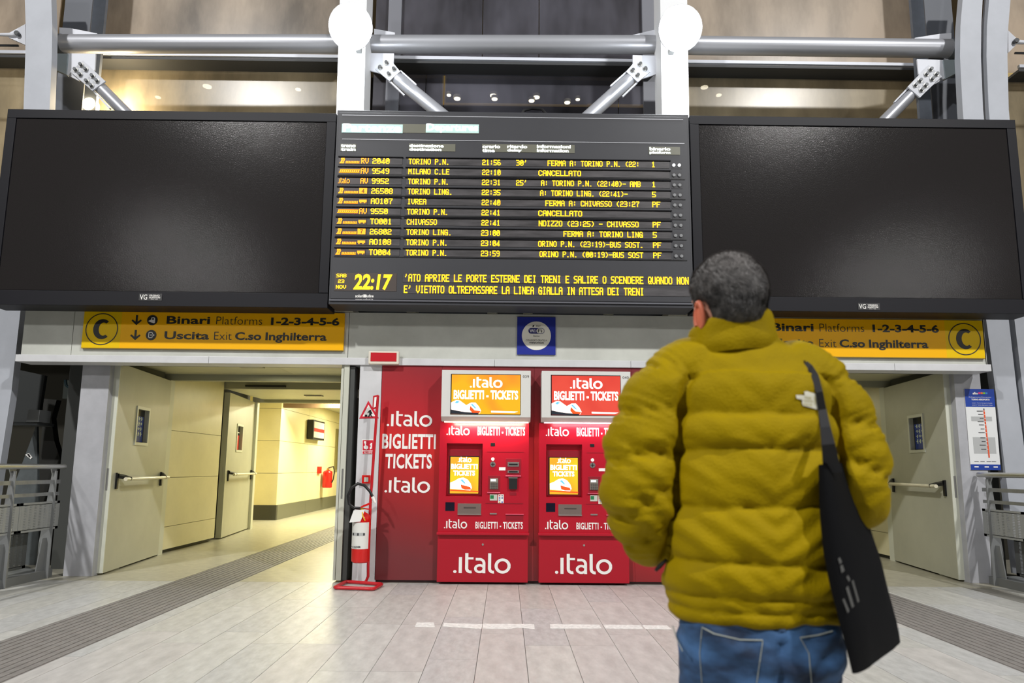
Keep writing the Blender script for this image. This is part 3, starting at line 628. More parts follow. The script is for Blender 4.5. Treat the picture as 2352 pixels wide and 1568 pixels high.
# ================================================================== SIGNS ON THE FASCIA
YG = YF-0.03
def direction_sign(x0, x1, y0, y1, cleft, label, tx, arrows):
    X0, X1, Z0, Z1 = rect(x0, x1, y0, y1, YG); t = thing('direction_sign', (X0, YG, Z0), label, 'sign')
    W = X1-X0; H = Z1-Z0; cw = W*0.145
    ca, cb = (X0, X0+cw) if cleft else (X1-cw, X1)
    pa, pb = (X0+cw, X1) if cleft else (X0, X1-cw)
    MB().box(pa, pb, YG, YG+0.028, Z0, Z1).build('sign_panel', yellow_s, t)
    MB().box(ca, cb, YG, YG+0.028, Z0, Z1).build('sign_panel', yellow_s2, t)
    MB().box(X0, X1, YG-0.002, YG+0.028, Z0-0.008, Z0).build('sign_edge', mat('sign_edge', (150, 120, 20), 0.4), t)
    cc = (ca+cb)/2+(0.0 if cleft else 0.0); cz = (Z0+Z1)/2; r = H*0.43
    ring = MB(); n = 48
    v = [(cc+rr*math.cos(2*PI*k/n), YG-0.002, cz+rr*math.sin(2*PI*k/n)) for rr in (r, r-0.011) for k in range(n)]
    ring.add(v, [(k, (k+1) % n, n+(k+1) % n, n+k) for k in range(n)]).build('circle', black_l, t)
    # heavy letter C
    ro, ri = r*0.60, r*0.285; n = 24; pts = []
    o_ = [(cc+0.03*r+ro*0.93*math.cos(math.radians(48+264*k/n)), cz+ro*1.05*math.sin(math.radians(48+264*k/n))) for k in range(n+1)]
    i_ = [(cc+0.10*r+ri*1.0*math.cos(math.radians(58+244*k/n)), cz+ri*1.45*math.sin(math.radians(58+244*k/n))) for k in range(n+1)]
    MB().add([(a, YG-0.002, b) for a, b in o_+i_], [(k, k+1, n+1+k+1, n+1+k) for k in range(n)]).build('lettering', black_l, t)
    z1, z2 = Z0+H*0.66, Z0+H*0.245; cap = H*0.215
    for tx_, items in ((z1, (('Binari', 0, .255, cap, 0.026), ('Platforms', .285, .555, cap*1.0, -0.012), ('1-2-3-4-5-6', .600, 1.0, cap*0.98, 0.035))), (z2, (('Uscita', 0, .255, cap, 0.026), ('Exit', .285, .385, cap, -0.012), ('C.so', .405, .555, cap, 0.032), ('Inghilterra', .58, .93, cap*1.3, 0.026)))):
        for w_, a, b, h_, bo in items:
            A = X0+W*(tx[0]+(tx[1]-tx[0])*a)+(0 if tx_ == z1 else -0.012); B = X0+W*(tx[0]+(tx[1]-tx[0])*b)
            zz_ = tx_-(cap*0.30 if w_ == 'Inghilterra' else 0)
            text_part(w_, (A, YG-0.002, zz_), (1, 0, 0), (0, 0, 1), B-A-0.01, h_, black_l, t, bold=bo)
    if arrows is not None:
        for zc, kind in ((z1+cap*0.45, 'train'), (z2+cap*0.5, 'exit')):
            ax = X0+W*arrows[0]; h = cap*0.62
            MB().pxz([(ax-.011, zc+h), (ax+.011, zc+h), (ax+.011, zc-h*.35), (ax+.045, zc+h*.1), (ax+.055, zc-h*.15), (ax, zc-h*1.05), (ax-.055, zc-h*.15), (ax-.045, zc+h*.1), (ax-.011, zc-h*.35)], YG-0.003, YG-0.001).build('arrow', black_l, t)
            px_ = X0+W*arrows[1]; d = MB().disc((px_, YG, zc), (0, -1, 0), 0.057, 0.003, 28).build('pictogram', black_l, t)
            if kind == 'train':
                MB().pxz([(px_-.042, zc-.012), (px_-.012, zc+.006), (px_-.010, zc+.028), (px_+.018, zc+.032), (px_+.030, zc+.02), (px_+.032, zc-.028), (px_+.02, zc-.034), (px_-.01, zc-.026)], YG-0.006, YG-0.0035).build('train_shape', white_l, d)
                MB().pxz([(px_-.002, zc+.004), (px_+.02, zc+.004), (px_+.018, zc+.02), (px_+.0, zc+.02)], YG-0.008, YG-0.0065).build('train_windscreen', black_l, d)
            else:
                mb = MB(); 
                for a, b, c_, d_ in ((-.028, .018, .026, .033), (-.028, .018, -.033, -.026), (-.028, -.021, -.033, .033), (.011, .018, .012, .033), (.011, .018, -.033, -.012), (-.008, .03, -.004, .004)): mb.box(px_+a, px_+b, YG-0.006, YG-0.0035, zc+c_, zc+d_)
                mb.pxz([(px_+.024, zc+.014), (px_+.04, zc), (px_+.024, zc-.014)], YG-0.006, YG-0.0035); mb.build('exit_shape', white_l, d)
    return t
direction_sign(190, 790, 716, 801, True, 'yellow direction sign with a circled C at its left end, over the left doors', (0.318, 0.985), (0.203, 0.263))
direction_sign(1655, 2259, 733, 819, False, 'yellow direction sign with a circled C at its right end, behind the man', (0.195, 0.835), (0.07, 0.13))
# wifi sign
X0, X1, Z0, Z1 = rect(1188, 1276, 728, 814, YF-0.02); YW = YF-0.02
t = thing('wifi_sign', (X0, YW, Z0), 'square blue wifi sign with a white disc on the fascia', 'sign')
MB().box(X0, X1, YW, YF, Z0, Z1).build('sign_panel', mat('sign_blue', (30, 44, 140), 0.4), t)
cx_, cz_ = (X0+X1)/2, (Z0+Z1)/2; d = MB().disc((cx_, YW, cz_), (0, -1, 0), (X1-X0)*0.38, 0.002, 40).build('white_disc', mat('disc_white', (222, 220, 208), 0.5), t)
navy = mat('navy_print', (34, 36, 96), 0.5)
def wt(s_, x0, x1, z0, z1, m_=black_l, **k): return text_part(s_, (cx_+x0, YW-0.004, cz_+z0), (1, 0, 0), (0, 0, 1), x1-x0, z1-z0, m_, t, **k)
wt('RFI', -0.005, 0.045, 0.098, 0.118, bold=0.0, shear=0.3); MB().pxz([(cx_-.045, cz_+.098), (cx_-.03, cz_+.098), (cx_-.022, cz_+.118), (cx_-.038, cz_+.118)], YW-.005, YW-.002).build('mark', black_l, t)
def rrect(x0, x1, z0, z1, r, y0, y1):
    pts = []
    for cxx, czz, a0 in ((x1-r, z1-r, 0), (x0+r, z1-r, 90), (x0+r, z0+r, 180), (x1-r, z0+r, 270)): pts += [(cxx+r*math.cos(math.radians(a0+k*22.5)), czz+r*math.sin(math.radians(a0+k*22.5))) for k in range(5)]
    return MB().pxz(pts, y0, y1)
rrect(cx_-.088, cx_+.088, cz_+.022, cz_+.086, .03, YW-.004, YW-.002).build('badge', navy, t)
rrect(cx_+.0, cx_+.083, cz_+.027, cz_+.081, .026, YW-.006, YW-.004).build('badge_field', mat('disc_white', (222, 220, 208), 0.5), t)
text_part('Wi', (cx_-.075, YW-.0055, cz_+.036), (1, 0, 0), (0, 0, 1), .062, .036, white_l, t, bold=0.01)
text_part('Fi', (cx_+.015, YW-.0075, cz_+.036), (1, 0, 0), (0, 0, 1), .048, .036, black_l, t, bold=0.01)
wt('Station', -.035, .035, -.012, .006); wt('COLLEGATI GRATIS A', -.115, .115, -.062, -.042); wt('WIFISTATION', -.08, .08, -.088, -.07, bold=0.03)
# red emergency lamp
X0, X1, Z0, Z1 = rect(846, 916, 806, 836, YS-0.06)
t = thing('emergency_lamp', (X0, YS-0.06, Z0), 'white framed emergency lamp with a blank red face above the grey post', 'lamp')
MB().box(X0, X1, YS-0.06, YS+0.01, Z0, Z1).build('lamp_housing', mat('ivory_plastic', (220, 212, 196), 0.4), t, bevel=0.012)
MB().box(X0+.025, X1-.025, YS-0.064, YS-.05, Z0+.03, Z1-.018).build('red_face', mat('lamp_red', (190, 36, 46), 0.25), t)
# ================================================================== RED KIOSK WALL
Xa = at(868, 1100, YR).x; Xb = 2*CX-Xa-0.02
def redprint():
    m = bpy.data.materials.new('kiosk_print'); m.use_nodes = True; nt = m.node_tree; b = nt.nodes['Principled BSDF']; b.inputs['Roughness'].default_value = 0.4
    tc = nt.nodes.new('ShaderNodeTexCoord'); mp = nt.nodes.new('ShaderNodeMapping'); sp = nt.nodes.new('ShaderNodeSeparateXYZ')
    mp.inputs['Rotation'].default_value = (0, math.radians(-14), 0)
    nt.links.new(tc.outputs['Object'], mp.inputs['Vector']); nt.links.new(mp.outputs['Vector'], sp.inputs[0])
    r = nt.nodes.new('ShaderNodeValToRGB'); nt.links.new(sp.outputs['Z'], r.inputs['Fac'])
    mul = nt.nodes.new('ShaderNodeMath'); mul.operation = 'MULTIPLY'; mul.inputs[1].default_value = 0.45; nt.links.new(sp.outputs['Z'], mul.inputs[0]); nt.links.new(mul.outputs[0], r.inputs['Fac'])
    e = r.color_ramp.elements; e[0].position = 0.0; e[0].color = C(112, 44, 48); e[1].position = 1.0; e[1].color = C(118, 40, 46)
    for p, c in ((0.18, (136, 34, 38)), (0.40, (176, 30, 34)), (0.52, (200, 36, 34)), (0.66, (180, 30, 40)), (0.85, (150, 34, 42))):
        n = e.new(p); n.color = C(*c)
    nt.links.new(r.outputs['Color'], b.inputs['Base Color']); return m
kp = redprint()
ks = struct('wall_kiosk', (0, 0, 0))
xm = [Xa, at(1010, 1100, YR).x, at(1226, 1100, YR).x, at(1455, 1100, YR).x, Xb]
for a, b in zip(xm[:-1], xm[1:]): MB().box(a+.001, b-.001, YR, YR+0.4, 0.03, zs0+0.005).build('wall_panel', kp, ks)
MB().box(Xa, Xb, YR+0.03, YR+0.4, 0, 0.03).build('plinth', mat('plinth_dark', (74, 52, 54), 0.6), ks)
# lettering on the kiosk panel (flat print on the wall)
wl = struct('trim_4', (Xa, YR, 1.0))
lfit(889, 993, 944, 979, YR-0.002, white_l, wl); tfit('BIGLIETTI', 878, 1001, 996, 1031, YR-0.002, white_l, wl, bold=0.03, spacing=1.08)
tfit('TICKETS', 885, 992, 1042, 1076, YR-0.002, white_l, wl, bold=0.03, spacing=1.08); lfit(884, 988, 1096, 1131, YR-0.002, white_l, wl)
wl['kind'] = 'structure'
# ================================================================== TICKET MACHINES
XM0 = at(1008, 1100, 7.25).x; YM = 7.25
def screen_print(name, base, hi, strength):
    m = bpy.data.materials.new(name); m.use_nodes = True; nt = m.node_tree; b = nt.nodes['Principled BSDF']
    tc = nt.nodes.new('ShaderNodeTexCoord'); n = nt.nodes.new('ShaderNodeTexNoise'); n.inputs['Scale'].default_value = 3.0; n.inputs['Detail'].default_value = 1
    nt.links.new(tc.outputs['Object'], n.inputs['Vector']); r = nt.nodes.new('ShaderNodeValToRGB')
    r.color_ramp.elements[0].position = .35; r.color_ramp.elements[0].color = C(*base); r.color_ramp.elements[1].position = .62; r.color_ramp.elements[1].color = C(*hi)
    nt.links.new(n.outputs['Fac'], r.inputs['Fac']); b.inputs['Base Color'].default_value = (0.02, 0.02, 0.02, 1); b.inputs['Roughness'].default_value = 0.25
    nt.links.new(r.outputs['Color'], b.inputs['Emission Color']); b.inputs['Emission Strength'].default_value = strength; return m
scr_or = screen_print('screen_orange', (255, 128, 40), (255, 190, 10), 1.0); scr_red = screen_print('screen_red', (232, 60, 46), (246, 80, 60), 0.95); scr_ye = screen_print('screen_yellow', (255, 170, 30), (255, 214, 10), 1.15)
em = lambda nme, c, s=1.0: mat(nme, c, 0.4, emit=s)
e_white, e_pale, e_blue, e_dark, e_or = em('screen_white', (255, 252, 244), 1.2), em('screen_pale', (250, 226, 214), 1.0), em('screen_blue', (90, 170, 200), 0.8), em('screen_black', (30, 36, 44), 0.5), em('screen_train_red', (226, 70, 20), 1.0)
def machine(dx, num, first, label):
    """picture measures are those of the left machine; dx shifts the whole machine"""
    Ym = YM
    X0, X1, Z0, Z1 = rect(1008, 1215, 1226, 972, Ym) if False else (at(1007, 1150, Ym).x, at(1214, 1150, Ym).x, 0.0, at(1110, 970, Ym).z)
    t = thing('ticket_machine', ((X0+X1)/2+dx, Ym, 0), label, 'ticket machine', 'red ticket machines against the kiosk wall')
    def sh(mb): mb.v = [q+Vector((dx, 0, 0)) for q in mb.v]; return mb
    def R(x0, x1, y0, y1, Y, depth, nm, m_, par=None, bevel=0.0):
        return sh(pbox(MB(), x0, x1, y0, y1, Y, depth)).build(nm, m_, par or t, bevel=bevel)
    def T(s_, x0, x1, y0, y1, Y, m_, par=None, **k):
        o = tfit(s_, x0, x1, y0, y1, Y, m_, par or t, **k)
        for q in o.data.vertices: q.co.x += dx
        return o
    def Lg(x0, x1, y0, y1, Y, m_, par=None, fat=1.0):
        o = lfit(x0, x1, y0, y1, Y, m_, par or t, fat=fat)
        for q in o.data.vertices: q.co.x += dx
        return o
    zl = at(1110, 1225, Ym).z; ztop = at(1110, 970, Ym).z
    # body with the screen niche left open
    sx0, sx1 = at(1025, 1080, Ym).x, at(1108, 1080, Ym).x; sz1 = at(1066, 1018, Ym).z; sz0 = at(1066, 1140, Ym).z
    mb = MB().box(X0, sx0, Ym, YR, zl, ztop).box(sx1, X1, Ym, YR, zl, ztop).box(sx0, sx1, Ym, YR, sz1, ztop).box(sx0, sx1, Ym, YR, zl, sz0)
    mb.box(sx0, sx1, Ym+0.06, YR, sz0, sz1)
    sh(mb).build('cabinet', red_m, t)
    sh(MB().pxz([(sx0, sz1), (sx1, sz1), (sx1, sz1-0.0), (sx0, sz1-0.0)], Ym, Ym+0.06)) if False else None
    nf = sh(MB().box(sx0+.012, sx1-.012, Ym+0.05, Ym+0.062, sz0+.015, sz1-0.065)).build('niche_panel', red_dark, t)
    sh(MB().box(X0-.008, X1+.008, Ym-0.035, YR, zl-0.012, zl+0.012)).build('ledge', red_m, t, bevel=0.003)
    sh(MB().box(X0, X1-.004, Ym+0.012, YR, 0.025, zl-0.012)).build('base_door', mat('machine_red_base', (166, 6, 32), 0.42), t, bevel=0.003)  # darker red paints the shadow below the ledge
    Yb = Ym+0.010; kx = at(1109, 1250, Yb); sh(MB().disc((kx.x, Yb+.003, kx.z), (0, -1, 0), 0.011, 0.008, 14)).build('key_lock', chrome, t)
    Lg(1042, 1173, 1270, 1316, Yb, white_l)
    # lettering rows
    Yt = Ym-0.002
    Lg(1026, 1079, 978, 999, Yt, white_l); T('BIGLIETTI - TICKETS', 1097, 1206, 980, 1000, Yt, white_l, bold=0.025, spacing=1.08)
    Lg(1020, 1073, 1192, 1213, Yt, white_l); T('BIGLIETTI - TICKETS', 1092, 1201, 1198, 1214, Yt, white_l, bold=0.025, spacing=1.08)
    # screen
    Ys = Ym+0.045; s_ = R(1032, 1100, 1047, 1134, Ys, 0.01, 'touch_screen', blackm)
    R(1034, 1099, 1049, 1133, Ys-.003, 0.004, 'screen_picture', scr_ye, s_)
    Lg(1052, 1083, 1049, 1061, Ys-.005, e_white, s_, 1.2); T('BIGLIETTI', 1036, 1097, 1065, 1077, Ys-.005, e_white, s_, bold=0.04); T('TICKETS', 1041, 1091, 1080, 1092, Ys-.005, e_white, s_, bold=0.04)
    def poly(pts, Y, nm, m_, par):
        v = [at(a, b, Y) for a, b in pts]; return sh(MB().add([(p.x, Y, p.z) for p in v], [tuple(range(len(v)))])).build(nm, m_, par)
    poly([(1034, 1122), (1034, 1108), (1044, 1104), (1054, 1098), (1064, 1096), (1074, 1101), (1081, 1110), (1084, 1120), (1080, 1126), (1060, 1124)], Ys-.005, 'train_shape', e_white, s_)
    poly([(1058, 1112), (1068, 1115), (1080, 1118), (1082, 1124), (1068, 1124), (1060, 1121)], Ys-.006, 'train_stripe', e_or, s_)
    poly([(1057, 1102), (1062, 1100), (1070, 1110), (1066, 1110)], Ys-.006, 'train_windscreen', e_blue, s_)
    poly([(1034, 1124), (1099, 1127), (1099, 1130), (1034, 1127)], Ys-.0045, 'track_line', e_or, s_)
    # right column of devices
    def D(x0, x1, y0, y1, out, nm, m_, par=None, bevel=0.002): return R(x0, x1, y0, y1, Ym-out, out+.002, nm, m_, par, bevel)
    D(1127, 1137, 1017, 1024, .003, 'camera_port', blackm)
    c = at(1132, 1054, Ym); sh(MB().disc((c.x, Ym+.001, c.z), (0, -1, 0), .018, .005, 16)).build('coin_button', white_l, t)
    c = at(1132, 1066, Ym); cs = sh(MB().disc((c.x, Ym+.001, c.z), (0, -1, 0), .029, .008, 20)).build('coin_slot', chrome, t)
    sh(MB().box(c.x-.02, c.x+.02, Ym-.009, Ym-.006, c.z-.003, c.z+.003).box(c.x-.003, c.x+.003, Ym-.009, Ym-.006, c.z-.02, c.z+.02)).build('slot_grooves', blackm, cs)
    D(1146, 1161, 1073, 1080, .003, 'white_sticker', white_l)
    nr = D(1162, 1197, 1053, 1092, .002, 'reader_plate', red_dark); 
    for y0, y1, in ((1061, 1071), (1080, 1086)):
        q = D(1166, 1192, y0, y1, .010, 'note_slot', chrome, nr); D(1169, 1189, (y0+y1)/2-1.3, (y0+y1)/2+1.7, .012, 'slot_mouth', blackm, q, 0)
    D(1161, 1197, 1091.5, 1094, .02, 'reader_lip', mat('lip_pink', (214, 90, 116), 0.4), nr)
    cr = D(1169, 1188, 1097, 1123, .028, 'card_reader', mat('reader_black', (38, 40, 40), 0.3), bevel=0.004); D(1168, 1189, 1096, 1098, .03, 'reader_cap', chrome, cr)
    D(1171, 1186, 1130, 1137, .004, 'reader_plate', red_dark)
    kpn = D(1121, 1149, 1092, 1130, .002, 'keypad_niche', red_dark); kb = D(1125, 1144, 1098, 1123, .012, 'keypad', mat('keypad_grey', (132, 126, 116), 0.4), kpn)
    D(1127, 1139, 1100, 1105, .014, 'keypad_display', em('keypad_lit', (215, 228, 225), 0.8), kpn, 0)
    mbk = MB()
    for r_ in range(4):
        for c_ in range(4): pbox(mbk, 1126.5+c_*4.3, 1129.8+c_*4.3, 1108+r_*3.8, 1110.6+r_*3.8, Ym-.0145, .003)
    sh(mbk).build('keys', mat('key_dark', (70, 66, 62), 0.5), kpn)
    D(1119, 1149, 1130, 1132, .02, 'keypad_lip', mat('lip_pink', (214, 90, 116), 0.4))
    lb = D(1125, 1142, 1135, 1149, .004, 'card_label', mat('label_pale', (190, 196, 184), 0.5), bevel=0); D(1126, 1134, 1137, 1145, .005, 'label_mark', mat('label_green', (30, 120, 70), 0.5), lb, 0)
    lb = D(1144, 1157, 1135, 1155, .003, 'payment_sticker', white_l, bevel=0)
    for k, (px, py, cc_) in enumerate(((1145.5, 1137, (190, 40, 50)), (1151.5, 1137, (120, 120, 130)), (1145.5, 1142, (60, 80, 150)), (1151.5, 1142, (60, 80, 140)), (1145.5, 1147, (90, 110, 170)), (1145.5, 1151.5, (200, 160, 60)), (1151.5, 1151.5, (60, 80, 180)))):
        D(px, px+4, py, py+2.4, .004, 'card_mark', mat('card_mark_%d' % k, cc_, 0.5), lb, 0)
    D(1115, 1201, 1155, 1156.5, .004, 'panel_seam', red_dark, bevel=0); D(1119, 1203, 1037, 1038, .002, 'panel_seam', red_dark, bevel=0)
    D(1125, 1141, 1178, 1181, .012, 'coin_lip', chrome); D(1161, 1203, 1180, 1182, .014, 'tray_lip', mat('lip_pink', (214, 90, 116), 0.4)); D(1162, 1202, 1183, 1195, .002, 'tray_door', red_dark)
    D(1023, 1044, 1153, 1173, .004, 'dark_window', mat('ir_window', (20, 18, 36), 0.15))
    tr = D(1051, 1105, 1156, 1181, .003, 'delivery_tray', mat('tray_grey', (112, 98, 92), 0.4)); D(1065, 1093, 1164, 1167, .006, 'tray_flap', mat('flap_dark', (74, 66, 62), 0.4), tr); D(1051, 1105, 1180, 1182, .018, 'tray_lip', chrome, tr)
    # header with its own screen
    Yh = Ym-0.13; hx0, hx1 = at(1014, 905, Yh).x, at(1219, 905, Yh).x; hz1 = at(1116, 850, Yh).z; hz0 = at(1116, 957, Yh).z; hz2 = hz0-0.045
    cs_ = [(Yh, hz1), (Yh, hz0), (Yh+0.06, hz2), (YR, hz2), (YR, hz1)]
    hd = sh(MB().prism([(hx0, a, b) for a, b in cs_], (hx1-hx0, 0, 0))).build('header', hdr_white, t, bevel=0.004)
    R(1035, 1196, 859, 952, Yh-.004, .006, 'screen_bezel', blackm, hd); R(1037, 1195, 860.5, 951, Yh-.006, .004, 'header_screen', scr_or if first else scr_red, hd)
    Lg(1080, 1154, 866, 890, Yh-.008, e_white, hd, 1.15); T('BIGLIETTI - TICKETS', 1042, 1190, 896, 917, Yh-.008, e_white, hd, bold=0.035)
    poly([(1036, 945), (1036, 924), (1048, 918), (1056, 919), (1064, 925), (1071, 930), (1082, 924), (1092, 924), (1100, 933), (1105, 943), (1102, 949), (1072, 949)], Yh-.0075, 'train_shape', e_pale, hd)
    poly([(1080, 932), (1090, 942), (1104, 944), (1101, 948), (1085, 948), (1079, 941)], Yh-.0085, 'train_stripe', e_or, hd)
    poly([(1044, 925), (1049, 920), (1056, 922), (1050, 926)], Yh-.0085, 'train_windscreen', e_blue, hd); poly([(1081, 928), (1085, 927), (1095, 938), (1090, 937)], Yh-.0085, 'train_windscreen', e_blue, hd)
    poly([(1036, 940), (1050, 943), (1068, 946), (1100, 948), (1098, 951), (1036, 950)], Yh-.0085, 'train_underside', e_dark, hd)
    poly([(1128, 943), (1190, 945), (1181, 948), (1128, 947)], Yh-.0085, 'caption_line', e_white, hd)
    T(num, 1201, 1215, 861.5, 867.5, Yh-.002, mat('number_grey', (90, 86, 86), 0.5), hd)
    # light strip under the header
    sh(MB().box(hx0+.03, hx1-.02, Yh+0.065, Yh+0.09, hz2-0.012, hz2)).build('light_strip', em('strip_lit_warm' if first else 'strip_lit_pink', (255, 236, 200) if first else (255, 214, 222), 2.5 if first else 1.2), hd)
    area('machine_lamp', ((X0+X1)/2+dx+0.05, Yh+0.055, hz2-0.016), ((X0+X1)/2+dx+0.05, YM+0.05, hz2-0.16), 0.75, 6.5 if first else 2.2, (1, .90, .66) if first else (1, .80, .86), 0.03)
    return t
machine(0, '039', True, 'red ticket machine 039 with the orange header screen, beside the lettered panel')
machine(at(1237, 1150, YM).x-at(1006, 1150, YM).x, '040', False, 'red ticket machine 040 with the red header screen, partly behind the man')
# ================================================================== COLUMNS, PIPES AND GLASS ABOVE
def column(pts_l, pts_r, Y, depth, m, label, name='arched_column', far=False):
    """left and right outline given by heights; the front face stands at Y"""
    L_ = [at(x, y, Y) for x, y in pts_l]; R_ = [at(x, y, Y) for x, y in pts_r]
    t = thing(name, ((L_[-1].x+R_[-1].x)/2, Y, 0), label, 'column', None)
    rings = [[(a.x, Y, a.z), (b.x, Y, b.z), (b.x, Y+depth, b.z), (a.x, Y+depth, a.z)] for a, b in zip(L_, R_)]
    MB().loft([[Vector(q) for q in r] for r in rings]).build('column_body', m, t, bevel=0)
    return t
def ext_out(pts, yb):                                  # extend an outline down to the floor
    return pts+[(pts[-1][0]+(pts[-1][0]-pts[-2][0])*(yb-pts[-1][1])/(pts[-1][1]-pts[-2][1]), yb)]
colw = mat('column_paint', (172, 176, 184), 0.5, var=0.05, vscale=2)
YC = 7.62
column(ext_out([(54, -60), (57, 0), (59, 60), (58, 130), (54, 250), (44, 380), (24, 540), (-10, 705), (-36, 900), (-58, 1100)], 1300),
       ext_out([(115, -60), (118, 0), (120, 60), (119, 130), (114, 250), (104, 380), (82, 540), (48, 705), (26, 900), (-5, 1100)], 1300), YC, 0.10, colw, 'broad curved pale column at the left edge, passing behind the left board')
column(ext_out([(2217, -60), (2211, 0), (2206, 60), (2205, 130), (2211, 250), (2222, 380), (2242, 560), (2264, 725), (2287, 900), (2304, 1040)], 1318),
       ext_out([(2263, -60), (2257, 0), (2254, 60), (2253, 130), (2258, 250), (2270, 380), (2291, 560), (2316, 725), (2336, 900), (2354, 1040)], 1318), YC, 0.10, colw, 'left one of the two curved pale columns near the right edge')
column(ext_out([(2277, -60), (2272, 0), (2267, 60), (2266, 130), (2271, 250), (2283, 380), (2303, 560), (2329, 725), (2350, 900), (2369, 1040)], 1318),
       ext_out([(2327, -60), (2321, 0), (2316, 60), (2314, 130), (2317, 250), (2328, 380), (2350, 560), (2378, 725), (2402, 900), (2420, 1040)], 1318), YC, 0.10, colw, 'right one of the two curved pale columns near the right edge')
YP = 7.95
for a, b, lab in ((( 126, 190), (126, 188), 'blue grey steel column behind the left end of the big pipe'), ((2140, 2204), (2143, 2206), 'blue grey steel column behind the right end of the big pipe')):
    t = thing('steel_column', (at(a[0], 100, 8.2).x, 8.2, 3.0), lab, 'column')
    xl, xr = a; mid = xl+(xr-xl)*0.5
    P_ = [at(px, 250, 8.2).x for px in (xl, mid, xr)]; Zt = 8.6; Zb = 3.0
    MB().box(P_[0], P_[2], 8.45, 8.5, Zb, Zt).build('rear_flange', bluegrey, t)
    MB().box(P_[1]-.012, P_[1]+.012, 8.2, 8.45, Zb, Zt).build('web', mat('bluegrey_light', (140, 148, 158), 0.5), t)
    MB().box(P_[0], P_[2], 8.18, 8.2, Zb, Zt).build('front_flange', mat('bluegrey_dark', (86, 90, 98), 0.55), t)
# white columns carrying the two floodlights
for (pl, pr, lab) in (([(783, -80), (782, 0), (779, 250)], [(845, -80), (844, 0), (840, 250)], 'bright floodlit white column left of the departures board top'),
                      ([(1515, -80), (1516, 0), (1518, 250)], [(1577, -80), (1577, 0), (1578, 250)], 'bright floodlit white column right of the departures board top')):
    a, b = at(pl[2][0], 250, 7.6), at(pr[2][0], 250, 7.6); c, d = at(pl[0][0], -80, 7.6), at(pr[0][0], -80, 7.6)
    t = thing('white_column', ((a.x+b.x)/2, 7.6, zf1+.35), lab, 'column')
    zb = zf1+.36
    MB().loft([[Vector(q) for q in ((a.x, 7.6, zb), (b.x, 7.6, zb), (b.x, 7.95, zb), (a.x, 7.95, zb))], [Vector(q) for q in ((c.x, 7.6, c.z), (d.x, 7.6, d.z), (d.x, 7.95, d.z), (c.x, 7.95, c.z))]]).build('column_body', mat('column_white', (228, 230, 232), 0.5), t)
# floodlights
def flood(px, py, label):
    p = at(px, py, 7.15); t = thing('floodlight', tuple(p), label, 'floodlight')
    n = Vector((0, -0.90, -0.42)).normalized()
    MB().tube([p-n*0.16, p-n*0.10, p, p+n*0.02], [0.10, 0.22, 0.25, 0.25], 32).build('lamp_head', mat('lamp_metal', (150, 152, 156), 0.4, 0.5), t, smooth=True)
    MB().tube([p+n*0.021, p+n*0.03], 0.235, 32).build('lamp_glass', mat('flood_glass', (255, 255, 255), 0.3, emit=60), t)
    MB().box(p.x-.03, p.x+.03, p.y+.1, 7.6, p.z-.03, p.z+.03).build('lamp_arm', galv, t)
    l = bpy.data.lights.new('flood', 'SPOT'); l.energy = 215; l.spot_size = math.radians(150); l.spot_blend = 0.6; l.shadow_soft_size = 0.2; l.color = (0.93, 0.97, 1)
    o = bpy.data.objects.new('flood_light', l); COL.objects.link(o); o.location = p+n*0.25; o.rotation_euler = Vector((0, -0.62, -0.78)).to_track_quat('-Z', 'Y').to_euler()
    l2 = bpy.data.lights.new('flood_spill', 'POINT'); l2.energy = 55; l2.shadow_soft_size = 0.12; l2.color = (0.93, 0.97, 1)
    o = bpy.data.objects.new('flood_spill', l2); COL.objects.link(o); o.location = p+Vector((0, -0.15, -0.36))
flood(806, 62, 'glaring round floodlight on the left white column'); flood(1562, 66, 'glaring round floodlight on the right white column')
# the long pipe, in three lengths between the columns
def pipe(x0, y0, x1, y1, lab, caps=()):
    a, b = at(x0, y0, YP), at(x1, y1, YP); t = thing('round_beam', tuple(a), lab, 'beam')
    MB().tube([a, b], 0.112, 28).build('pipe_body', pipe_m, t, smooth=True)
    for q, dr in caps:
        e = at(q[0], q[1], YP); MB().tube([e, e+Vector((dr*0.10, 0, 0))], 0.116, 28).build('end_collar', mat('collar_grey', (92, 98, 102), 0.5), t, smooth=True)
    return t
pipe(145, 101, 800, 101, 'thick silver horizontal pipe left of the left white column', [((145, 101), -1)])
pipe(826, 102, 1534, 103, 'thick silver horizontal pipe between the two white columns')
pipe(1560, 104, 2180, 112, 'thick silver horizontal pipe right of the right white column', [((2180, 112), 1)])
def plate(pts, Y, d, nm, m_, par): 
    v = [at(a, b, Y) for a, b in pts]; return MB().prism([(p.x, Y, p.z) for p in v], (0, d, 0)).build(nm, m_, par)
Z1f = lambda pts: [(x/2.94, y/2.94) for x, y in pts]
Z2f = lambda pts: [(750+x/2.613, y/2.613) for x, y in pts]
Z3f = lambda pts: [(1552+x/2.94, y/2.94) for x, y in pts]
